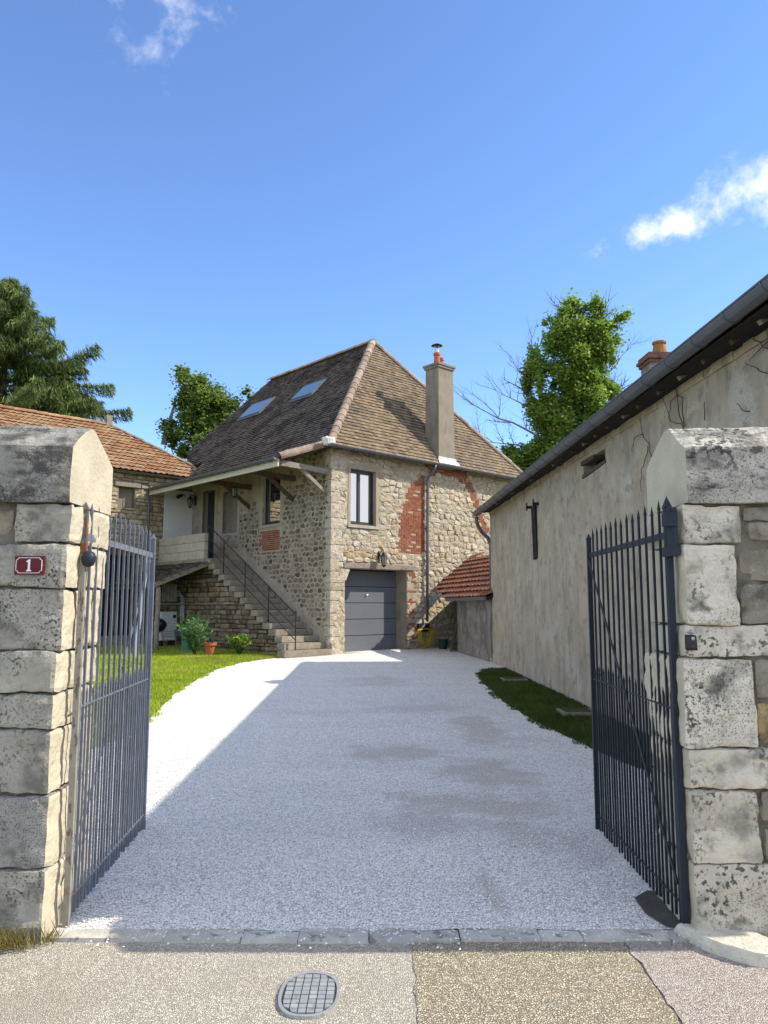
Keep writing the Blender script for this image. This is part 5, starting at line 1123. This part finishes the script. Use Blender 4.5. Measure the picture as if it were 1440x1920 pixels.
m = MB(); m.lathe([(.17, 0), (.15, .06), (.115, .24), (.14, .26), (.14, .30), (.11, .31)], (2.72, 10.95, 6.60), 14); part(m, 'chimney_pot', 'pot_old', ch)
def creeper(label, p0, pts, seed):
    t = thing('dead_creeper', label, 'dead creeper', (-.03, p0[0], p0[1]), BF, 'dead creeper stems on the rendered wall'); rg = rnd(seed); m = MB()
    for path in pts:
        q = []
        for (a, b), (c, d) in zip(path, path[1:]):
            for i in range(4): q.append((-.035 + rg.uniform(-.012, .006), a + (c - a) * i / 4 + rg.uniform(-.02, .02), b + (d - b) * i / 4 + rg.uniform(-.015, .015)))
        q.append((-.03, *path[-1])); n = len(q); m.tube(q, [.0065 - .004 * i / n for i in range(n)], 5)
    part(m, 'stem', 'twig', t)
creeper('bare forked creeper stem just left of the pillar coping', (4.75, 3.3), [[(4.72, 3.25), (4.85, 3.45), (5.0, 3.62), (5.1, 3.86)], [(5.0, 3.62), (5.25, 3.66), (5.4, 3.5)], [(4.85, 3.45), (5.08, 3.2), (5.15, 2.95)]], 1)
creeper('bare looping creeper stem above the right pillar coping', (3.8, 3.3), [[(3.75, 3.25), (3.95, 3.5), (4.2, 3.6), (4.45, 3.97)], [(3.9, 3.45), (3.88, 3.75), (4.05, 3.85), (4.2, 3.78), (4.25, 3.6)], [(3.95, 3.5), (4.02, 3.93), (3.85, 4.0)], [(3.42, 3.4), (3.43, 3.6)]], 2)
creeper('thin bare creeper stem near the right edge under the eaves', (2.3, 3.3), [[(2.2, 3.52), (2.42, 3.62), (2.62, 3.74)], [(2.2, 3.70), (2.4, 3.86), (2.5, 3.98)], [(2.15, 3.8), (2.55, 3.74)], [(2.6, 3.28), (2.8, 3.42)]], 3)

# small tiled lean-to between the outbuilding and the house
LT = thing('tiled_lean_to', 'small lean-to with red interlocking tiles against the house', 'lean-to', (2.4, 21, .24))
E0 = Vector((2.56, 19.02, 1.82)); U = (Vector((1.807, 21.83, 1.81)) - E0).normalized(); N0 = Vector((-.54, -.1414, .8297)).normalized(); V = N0.cross(U).normalized()
if V.z < 0: V = -V
def uv(p): d = Vector(p) - E0; return (d.dot(U), d.dot(V))
PL = [(-.02, -.05)] + [uv(p) for p in ((1.75, 21.9, 1.78), (1.673, 24.46, 2.17), (2.955, 25.65, 3.21), (3.264, 23.63, 3.066))] + [(.0, 1.5)]
m = MB(); q = [E0 + U * a + V * b for a, b in PL]; m.add([p - N0 * .02 for p in q] + [p - N0 * .08 for p in q], [tuple(range(6)), tuple(range(11, 5, -1))] + [(i, (i + 1) % 6, 6 + (i + 1) % 6, 6 + i) for i in range(6)]); lr = part(m, 'roof', 'dark_in', LT)
for tm in tiles(PL, E0, U, V, .27, .25, 95, lift=.065, th=.03, wave=True, joined=False): part(tm, 'roof_tile', 'tile_red', lr)
m = MB(); m.bar(E0 + Vector((-.06, 0, -.05)), E0 + U * 2.9 + Vector((-.06, 0, -.05)), .05, .09); part(m, 'fascia', 'zinc', LT)
m = MB(); gr = 8
A = [(2.64, 19.18), (2.13, 22.5)]
for i in range(gr + 1):
    for j in range(7):
        f = i / gr; x_, y_ = A[0][0] + (A[1][0] - A[0][0]) * f, A[0][1] + (A[1][1] - A[0][1]) * f; z = .1 + j * .285; m.v.append((x_ + .02 * fb((f * 3, z, 1), 1.5) - max(0, .6 - z) * .06, y_, z))
m.f = [(i * 7 + j, (i + 1) * 7 + j, (i + 1) * 7 + j + 1, i * 7 + j + 1) for i in range(gr) for j in range(6)]; m.t = [.5] * len(m.f)
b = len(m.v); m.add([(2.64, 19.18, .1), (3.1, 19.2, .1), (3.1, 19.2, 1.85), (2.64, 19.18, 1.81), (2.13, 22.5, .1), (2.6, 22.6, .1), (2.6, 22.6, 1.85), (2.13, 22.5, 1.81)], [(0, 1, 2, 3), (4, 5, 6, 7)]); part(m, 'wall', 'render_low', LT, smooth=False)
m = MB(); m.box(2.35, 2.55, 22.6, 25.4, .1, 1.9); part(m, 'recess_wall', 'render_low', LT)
rg = rnd(6)
for i, (x_, y_, l, wd) in enumerate(((2.0, 22.75, 1.25, .16), (2.02, 23.05, 1.4, .18), (2.05, 23.35, 1.15, .2))):
    m = MB(); m.bar((x_ - .05, y_, .27), (x_ + .27, y_ + .02, .27 + l), .035, wd, up=(0, 1, 0))
    solo(m, 'leaning_plank', 'wood_old', ('old dark plank leaning nearest the lean-to wall', 'tallest old plank in the middle of the leaning three', 'widest old plank leaning nearest the house')[i], 'plank', 'planks leaning in the lean-to recess', base=(x_, y_, .27))

# ================================================================== lanterns
def lantern(label, fr, p, out, arm=True, sc=1.):
    """wrought wall lantern; out = unit direction from the wall in the frame"""
    t = thing('wall_lantern', label, 'lantern', p, fr, 'black wall lanterns on the house'); p = Vector(p); o = Vector(out); c = p + o * .22 * sc + Vector((0, 0, -.05)) * sc
    if arm:
        m = MB(); side = o.cross(Vector((0, 0, 1)))
        m.bar(p - Vector((0, 0, .16)) * sc + o * .008, p + Vector((0, 0, .16)) * sc + o * .008, .07 * sc, .016, up=side); part(m, 'back_plate', 'black', t)
        m = MB(); m.tube([p + o * .01 - Vector((0, 0, .05)) * sc, p + (o * .1 + Vector((0, 0, .16))) * sc, p + (o * .2 + Vector((0, 0, .2))) * sc, c + Vector((0, 0, .17)) * sc], .012 * sc, 6); part(m, 'arm', 'black', t)
    else:
        m = MB(); m.tube([c + Vector((0, 0, .17)) * sc, c + Vector((0, 0, .3)) * sc], .01, 6); part(m, 'hanger', 'black', t)
    m = MB(); m.lathe([(.12 * sc, 0), (.115 * sc, .012), (.05 * sc, .075 * sc), (.03 * sc, .08 * sc), (.028 * sc, .11 * sc), (.01, .13 * sc)], c + Vector((0, 0, .06)) * sc, 6); part(m, 'cap', 'black', t)
    m = MB(); m.lathe([(.055 * sc, 0), (.095 * sc, .25 * sc)], c - Vector((0, 0, .19)) * sc, 6); part(m, 'glass', 'lamp_glass', t)
    m = MB()
    for k_ in range(6):
        a = k_ * math.pi / 3; m.tube([c + Vector((.058 * math.cos(a), .058 * math.sin(a), -.19)) * sc, c + Vector((.099 * math.cos(a), .099 * math.sin(a), .06)) * sc], .007, 4)
    m.lathe([(.01, -.05 * sc), (.04 * sc, -.03 * sc), (.062 * sc, 0), (.06 * sc, .012 * sc)], c - Vector((0, 0, .195)) * sc, 6); part(m, 'cage', 'black', t)
lantern('black lantern on the wall above the garage lintel', HF, (1.80, -.03, 3.02), (0, -1, 0), True, 1.05)
lantern('black lantern hanging from the porch beam right of the front door', HF, (-.55, 4.12, 5.27), (-.3, 0, 0), False, 1.0)
lantern('black lantern on the porch wall beside the white panel', HF, (-.02, 7.6, 5.30), (-1, 0, 0), True, 1.0)
t = thing('porch_spotlight', 'small bent spotlight above the white porch panel', 'spotlight', (-.6, 7.78, 5.35), HF)
m = MB(); m.tube([(-.35, 7.79, 5.45), (-.45, 7.72, 5.48), (-.55, 7.66, 5.42)], .018, 6); part(m, 'arm', 'black', t)
m = MB(); m.tube([(-.55, 7.66, 5.44), (-.72, 7.6, 5.36)], [.05, .07], 10); part(m, 'lamp_head', 'black', t)
# ================================================================== garage side things
t = thing('garden_hose', 'coiled yellow garden hose hanging on the wall below the downpipe', 'hose', (3.6, -.12, .9), HF)
rg = rnd(21)
for k_ in range(7):
    wd, dr = rg.uniform(.22, .36), rg.uniform(.22, .58); cx = 3.58 + rg.uniform(-.06, .06); y_ = -.14 - k_ * .022
    m = MB(); pts_ = []
    for i in range(25):
        a = 2 * math.pi * i / 24; z = .84 + .05 * math.sin(a) if math.sin(a) > 0 else .84 + dr * math.sin(a); pts_.append((cx + wd * math.cos(a) * (1 - .25 * max(0, -math.sin(a))), y_ + .02 * math.sin(3 * a + k_), z + rg.uniform(-.01, .01)))
    m.tube(pts_, .010, 6); part(m, 'loop', 'hose', t, smooth=True)
t = thing('hose_bracket', 'black hose bracket with a grey label at the pipe foot', 'hose bracket', (3.68, -.1, 1.0), HF)
m = MB(); m.box(3.42, 3.88, -.10, -.02, .80, 1.05); m.tube([(3.45, -.1, .88), (3.45, -.34, .92)], .02, 6); m.tube([(3.75, -.1, .88), (3.75, -.34, .92)], .02, 6); part(m, 'frame', 'black', t)
m = MB(); m.bar((3.46, -.125, .86), (3.62, -.125, 1.02), .012, .09, up=(0, 1, 0)); part(m, 'label', 'zinc_light', t)
m = MB(); m.lathe([(.12, 0), (.15, .3), (.16, .3), (.16, .33), (.145, .33), (.14, .25)], (3.95, -.6, .25), 16); b_ = solo(m, 'bucket', 'dkgreen', 'dark green bucket on the gravel by the hose', 'bucket', base=(3.95, -.6, .25), fr=HF)

# ================================================================== lawn plants and pots
def cards(name, C, A, B, tone, mat, parent=None, kind=None, label=None):
    V = np.stack([C - A, C + B, C + A, C - B], 1).reshape(-1, 3); n = len(C)
    return np_obj(name, V, np.arange(4 * n).reshape(-1, 4), tone, mat, label, None, kind, parent)
def unit(n):
    v = NR.normal(size=(n, 3)); return v / np.linalg.norm(v, axis=1, keepdims=True)
def stemmy(name, label, cat, fr, base, nst, hgt, spread, leaf, lw, per, mat, up=.6, group=None):
    t = thing(name, label, cat, base, fr, group); C, A, B = [], [], []; m = MB(); b = Vector(base)
    for i in range(nst):
        an = NR.uniform(0, 6.28); sp_ = NR.uniform(.2, 1) * spread; h = hgt * NR.uniform(.6, 1); dx, dy = math.cos(an) * sp_, math.sin(an) * sp_
        pts_ = [b + Vector((dx * f ** 1.5, dy * f ** 1.5, h * f)) for f in (0, .35, .7, 1)]; m.tube(pts_, [.010, .008, .006, .003], 5)
        for k_ in range(per):
            f = .18 + .82 * (k_ + NR.uniform(0, 1)) / per; p = np.array([dx * f ** 1.5, dy * f ** 1.5, h * f]); d = unit(1)[0]; d[2] = abs(d[2]) * .4 + up; d /= np.linalg.norm(d)
            l = leaf * NR.uniform(.7, 1.2); s_ = np.cross(d, unit(1)[0]); s_ /= np.linalg.norm(s_); C.append(p + d * l * .5); A.append(d * l * .5); B.append(s_ * lw * .5 * NR.uniform(.8, 1.2))
    part(m, 'stems', 'bark', t); n = len(C); cards('foliage', np.array(C), np.array(A), np.array(B), NR.random(n), mat, t, 'stuff'); return t
stemmy('oleander', 'grey-green oleander bush growing in the lawn', 'oleander', HF, (-2.95, 2.15, .24), 34, 1.0, .5, .19, .042, 34, 'oleander', .25)
stemmy('round_shrub', 'small bright green shrub at the foot of the stairs', 'shrub', HF, (-1.95, 1.5, .24), 44, .56, .42, .10, .055, 26, 'shrub', .2)
t = stemmy('spiky_plant', 'yellowish spiky plant in a green tub behind the oleander', 'potted plant', HF, (-2.35, 3.6, .62), 16, .72, .5, .28, .035, 16, 'leaf_yel', .7)
m = MB(); m.lathe([(.26, 0), (.20, .30), (.21, .34), (.23, .34), (.23, .38), (.19, .38)], (-2.35, 3.6, .30), 4); part(m, 'tub', 'green', t)
m = MB(); m.box(-2.72, -1.95, 3.2, 4.0, .2, .31); solo(m, 'concrete_slab', 'cement', 'low concrete slab under the green tub', 'slab', base=(-2.3, 3.6, .2), fr=HF)
solo(rock_box(-2.95, -2.45, 2.75, 3.1, .2, .28, .02, .01, .1, 3), 'concrete_slab', 'cement', 'small pale slab in the grass behind the oleander', 'slab', base=(-2.7, 2.9, .2), fr=HF)
t = thing('terracotta_pot', 'terracotta flower pot with a small cactus on the lawn', 'flower pot', (-2.6, 1.95, .24), HF)
m = MB(); m.lathe([(.11, 0), (.155, .28), (.185, .28), (.19, .36), (.165, .36), (.155, .30)], (-2.6, 1.95, .24), 18); part(m, 'pot', 'pot', t)
m = MB(); m.lathe([(.01, 0), (.155, 0.005)], (-2.6, 1.95, .545), 14); part(m, 'soil', 'dark_in', t)
for dx, h in ((-.05, .2), (.03, .24), (.07, .14)):
    m = MB(); m.tube([(-2.6 + dx, 1.95, .54), (-2.6 + dx * 1.3, 1.95, .54 + h * .6), (-2.6 + dx * 1.2, 1.95, .54 + h)], [.022, .026, .012], 7); part(m, 'cactus_stem', 'dkgreen', t, smooth=True)
for (x_, y_, l) in ((2.5, 15.1, 'far square concrete cover in the shaded grass strip'), (2.68, 10.95, 'near square concrete cover in the shaded grass strip')):
    t = thing('concrete_cover', l, 'inspection cover', (x_, y_, gz(y_))); m = rock_box(x_ - .24, x_ + .24, y_ - .24, y_ + .24, gz(y_) - .05, gz(y_) + .055, .015, .006, .12, int(y_)); part(m, 'rim', 'cement', t)
    m = MB(); m.box(x_ - .19, x_ + .19, y_ - .19, y_ + .19, gz(y_) + .05, gz(y_) + .062); part(m, 'lid', 'turf' if False else 'verge_soil', t)

# ================================================================== trees
def clump_leaves(clumps, size, dens, sub=15):
    C = []
    for c, r, n in clumps:
        c = np.array(c); r = np.array(r); k = max(3, int(sub * (r.prod() ** (1 / 3))))
        sd = unit(k) * NR.uniform(.45, 1.0, (k, 1)); sc = c + sd * r
        n = int(n * dens); w_ = NR.integers(0, k, n); q = sc[w_] + unit(n) * (NR.random((n, 1)) ** .5) * r * NR.uniform(.3, .55, (n, 1)) * NR.uniform(.6, 1.25, k)[w_][:, None]; C.append(q)
    C = np.concatenate(C); n = len(C); C += unit(n) * (NR.random((n, 1)) < .28) * NR.uniform(.1, .5, (n, 1)); A = unit(n); A[:, 2] *= .6; nr_ = unit(n); nr_[:, 2] = np.abs(nr_[:, 2]) + .35; B = np.cross(A, nr_); B /= np.linalg.norm(B, axis=1, keepdims=True)
    s = size * NR.uniform(.6, 1.3, (n, 1)); return C, A * s * .5, B * s * .33
def twigs(m, p, d, l, r, dep, rg, up=.1):
    pts_ = [Vector(p)]; d = Vector(d).normalized(); n = 5
    for i in range(n):
        d = (d + Vector((rg.uniform(-.22, .22), rg.uniform(-.22, .22), rg.uniform(-.2, .2) + up * .3))).normalized(); pts_.append(pts_[-1] + d * l / n)
    m.tube(pts_, [r * (1 - .8 * i / n) for i in range(n + 1)], 5 if dep else 4, rg.random(), cap=False)
    if dep > 0:
        for i in range(1, n + 1):
            for q in range(2 if rg.random() < .6 else 1):
                dd = (d + Vector((rg.uniform(-1, 1), rg.uniform(-1, 1), rg.uniform(-.6, .9)))).normalized(); twigs(m, pts_[i], dd, l * rg.uniform(.35, .6), r * .42, dep - 1, rg, up)
def tree(name, label, base, trunk, limbs, clumps, size, dens, mat, seed, dead=()):
    t = thing(name, label, 'tree', base); rg = rnd(seed); m = MB()
    m.tube([Vector(p[:3]) for p in trunk], [p[3] for p in trunk], 10)
    for p, d, l, r in limbs: twigs(m, p, d, l, r, 2, rg)
    part(m, 'trunk', 'bark', t, smooth=True)
    C, A, B = clump_leaves(clumps, size, dens); tone = np.clip(NR.normal(.5, .25, len(C)), 0, 1)
    cards('crown', C - np.array(base), A, B, tone, mat, t)
    for p, d, l, r in dead:
        m = MB(); twigs(m, p, d, l, r, 2 if r < .1 else 0, rg, .2); part(m, 'dead_limb', 'bark_pale', t)
    return t
tree('ivy_clad_tree', 'tall green tree with bare dead limbs behind the outbuilding roof', (8.4, 36, .4),
     [(8.4, 36, 0, .5), (8.5, 36, 5, .42), (8.7, 36, 9, .34), (9.1, 36, 12, .24), (9.4, 36, 14.5, .14), (9.6, 36, 16, .05)],
     [((8.8, 36, 10), (-.5, .1, 1), 2.6, .12), ((9.1, 36, 12), (.6, 0, 1), 3.0, .10), ((9.3, 36, 13.5), (.5, .2, .9), 2.2, .07), ((9.2, 36, 13), (-.2, 0, 1), 2.4, .07), ((8.7, 36, 9), (.8, 0, .7), 3, .11)],
     [((9.35, 36, 14.1), (1.45, 1.3, 1.6), 2300), ((10.4, 36, 14.2), (.9, .9, .9), 600), ((10.3, 36, 12.2), (1.0, 1, 1.0), 900), ((8.5, 36, 12.6), (.7, .8, .9), 700), ((8.9, 36, 15.4), (.8, .7, .6), 420), ((10.2, 36, 15.9), (.45, .5, .7), 260), ((9.2, 36, 16.1), (.5, .4, .4), 170), ((10.9, 36, 14.9), (.8, .6, .5), 260), ((11.5, 36, 15.6), (.5, .4, .4), 130), ((10.4, 36, 13.3), (.8, .8, .8), 380), ((8.2, 36, 15.3), (.5, .5, .4), 130),
      ((7.3, 36, 12.2), (.65, .8, 1.5), 900), ((7.6, 36, 10.7), (.8, .9, 1.0), 900), ((8.4, 36, 10.4), (1.3, 1.3, 1.5), 2600), ((9.7, 36, 11.0), (1.1, 1.2, 1.3), 1800), ((9.3, 36, 12.4), (1.0, 1.0, 1.0), 1300), ((8.3, 36, 8.7), (1.7, 1.6, 1.2), 2600), ((6.6, 36, 8.6), (.9, .9, .8), 700), ((6.0, 36, 7.9), (.8, .9, .7), 500), ((10, 36, 9.2), (1.4, 1.4, 1.2), 1200), ((7.4, 36, 7.6), (1.6, 1.4, 1.0), 1400)],
     .19, 4.2, 'leaf', 3,
     [((7.4, 36, 9.6), (-1, -.1, .35), 3.6, .06), ((7.2, 36, 9.0), (-1, 0, .15), 2.6, .05), ((7.2, 36, 12.2), (-.7, 0, .6), 1.7, .035), ((7.2, 36, 13.0), (-.15, 0, 1), 1.5, .025), ((7.1, 36, 11.0), (-1, -.1, .4), 2.0, .04), ((10.6, 36, 12.6), (.8, 0, .6), 2.2, .03), ((10.4, 36, 11.6), (.7, 0, .5), 1.6, .03)])
tree('broken_topped_tree', 'leafy tree with a broken pale stub behind the house roof', (-8.6, 36, .4),
     [(-8.6, 36, 0, .4), (-8.7, 36, 5, .34), (-8.9, 36, 9, .26), (-9.2, 36, 11.5, .16), (-9.7, 36, 13, .04)],
     [((-8.8, 36, 9), (-.4, 0, 1), 2.0, .1), ((-8.9, 36, 10), (.6, 0, .8), 1.6, .07), ((-9, 36, 10.6), (.2, .2, .9), 1.2, .05)],
     [((-8.8, 36, 11.2), (1.05, 1.1, 1.2), 1900), ((-9.2, 36, 12.1), (.6, .7, .7), 700), ((-9.7, 36, 12.7), (.28, .3, .5), 130), ((-8.1, 36, 10.9), (.85, .9, .9), 1000), ((-9.2, 36, 10.2), (.7, .8, .8), 700), ((-10.1, 36, 9.7), (.55, .6, .6), 520), ((-9.9, 36, 9.0), (.5, .6, .5), 300), ((-7.3, 36, 11.1), (.5, .5, .4), 200), ((-6.5, 36, 11.7), (.3, .3, .3), 70), ((-8.4, 36, 9.3), (1.3, 1.2, 1.0), 1000)],
     .18, 4.2, 'leaf_yel', 5, [((-10.5, 36, 9.2), (.12, 0, 1), 2.3, .17)])
def conifer(label, base, height, zs, reach, seed, lean=0.):
    t = thing('conifer', label, 'tree', base); rg = rnd(seed); b = np.array(base); m = MB(); x0, y0 = base[0], base[1]
    m.tube([(x0 + lean * f * height, y0, base[2] + height * f) for f in (0, .3, .6, .85, 1)], [.45, .36, .25, .12, .02], 9)
    C, A, B = [], [], []; z = zs
    while z < height - .2:
        rl = reach(z)
        for q in range(rg.choice((3, 4, 4, 5))):
            an = rg.uniform(0, 6.28); L_ = rl * rg.uniform(.6, 1.12); d = np.array([math.cos(an), math.sin(an), 0]); pts_ = []
            rise = rg.uniform(-.05, .22)
            for i in range(8):
                f = i / 7; pts_.append(np.array([x0 + lean * z, y0, base[2] + z]) + d * L_ * f + np.array([0, 0, L_ * (rise * f * 1.6 - .30 * f * f + .16 * f ** 4)]))
            m.tube(pts_, [.07 * (1 - .85 * i / 7) * min(1, L_ / 3) for i in range(8)], 5, cap=False)
            n = int(L_ * 230)
            f = NR.uniform(.12, 1.03, n); fi = np.clip(f * 7, 0, 6.99); i0 = fi.astype(int); fr_ = (fi - i0)[:, None]; PP = np.array(pts_); p = PP[i0] * (1 - fr_) + PP[i0 + 1] * fr_
            sd = np.array([-d[1], d[0], 0]); lat = NR.normal(0, 1, (n, 1)) * (.16 + .20 * L_ / 6 * (1.1 - f)[:, None]) 
            hang = NR.random((n, 1)) ** 1.6 * -.62 + .12
            p = p + sd * lat + np.array([0, 0, 1]) * hang
            ax = d * .6 + sd * np.sign(lat) * .45 + np.array([0, 0, 1]) * (-.85 + NR.normal(0, .4, (n, 1))) + NR.normal(0, .25, (n, 3)); ax /= np.linalg.norm(ax, axis=1, keepdims=True)
            ln = NR.uniform(.28, .60, (n, 1)); w_ = np.cross(ax, unit(n)); w_ /= np.linalg.norm(w_, axis=1, keepdims=True)
            C.append(p); A.append(ax * ln * .5); B.append(w_ * NR.uniform(.016, .034, (n, 1)))
        z += rg.uniform(.26, .46)
    part(m, 'trunk', 'bark', t, smooth=True)
    C, A, B = np.concatenate(C), np.concatenate(A), np.concatenate(B); n = len(C)
    cards('crown', C - b, A, B, np.clip(NR.normal(.45, .27, n), 0, 1), 'needle', t); return t
conifer('tall dark spruce with drooping branches rising above the barn roof', (-21.4, 42, .4), 19.9, 9.0, lambda z: min(6.6, .55 + (19.9 - z) * .85) * (1 if z < 15 else .95), 7)
conifer('smaller spruce standing right of the tall one behind the barn', (-17.6, 41, .4), 14.2, 8.0, lambda z: min(2.6, .3 + (14.2 - z) * .55), 9)
tree('background_tree', 'dark leafy tree just behind the right end of the house roof', (9.5, 44, .4), [(9.5, 44, 0, .4), (9.5, 44, 6, .3), (9.5, 44, 9, .1)], [], [((9.5, 44, 8.2), (2.4, 2, 1.6), 1800), ((7.6, 44, 7.4), (1.5, 1.4, 1.3), 900), ((12, 44, 8), (2, 2, 1.8), 1200)], .3, 2.5, 'leaf', 11)
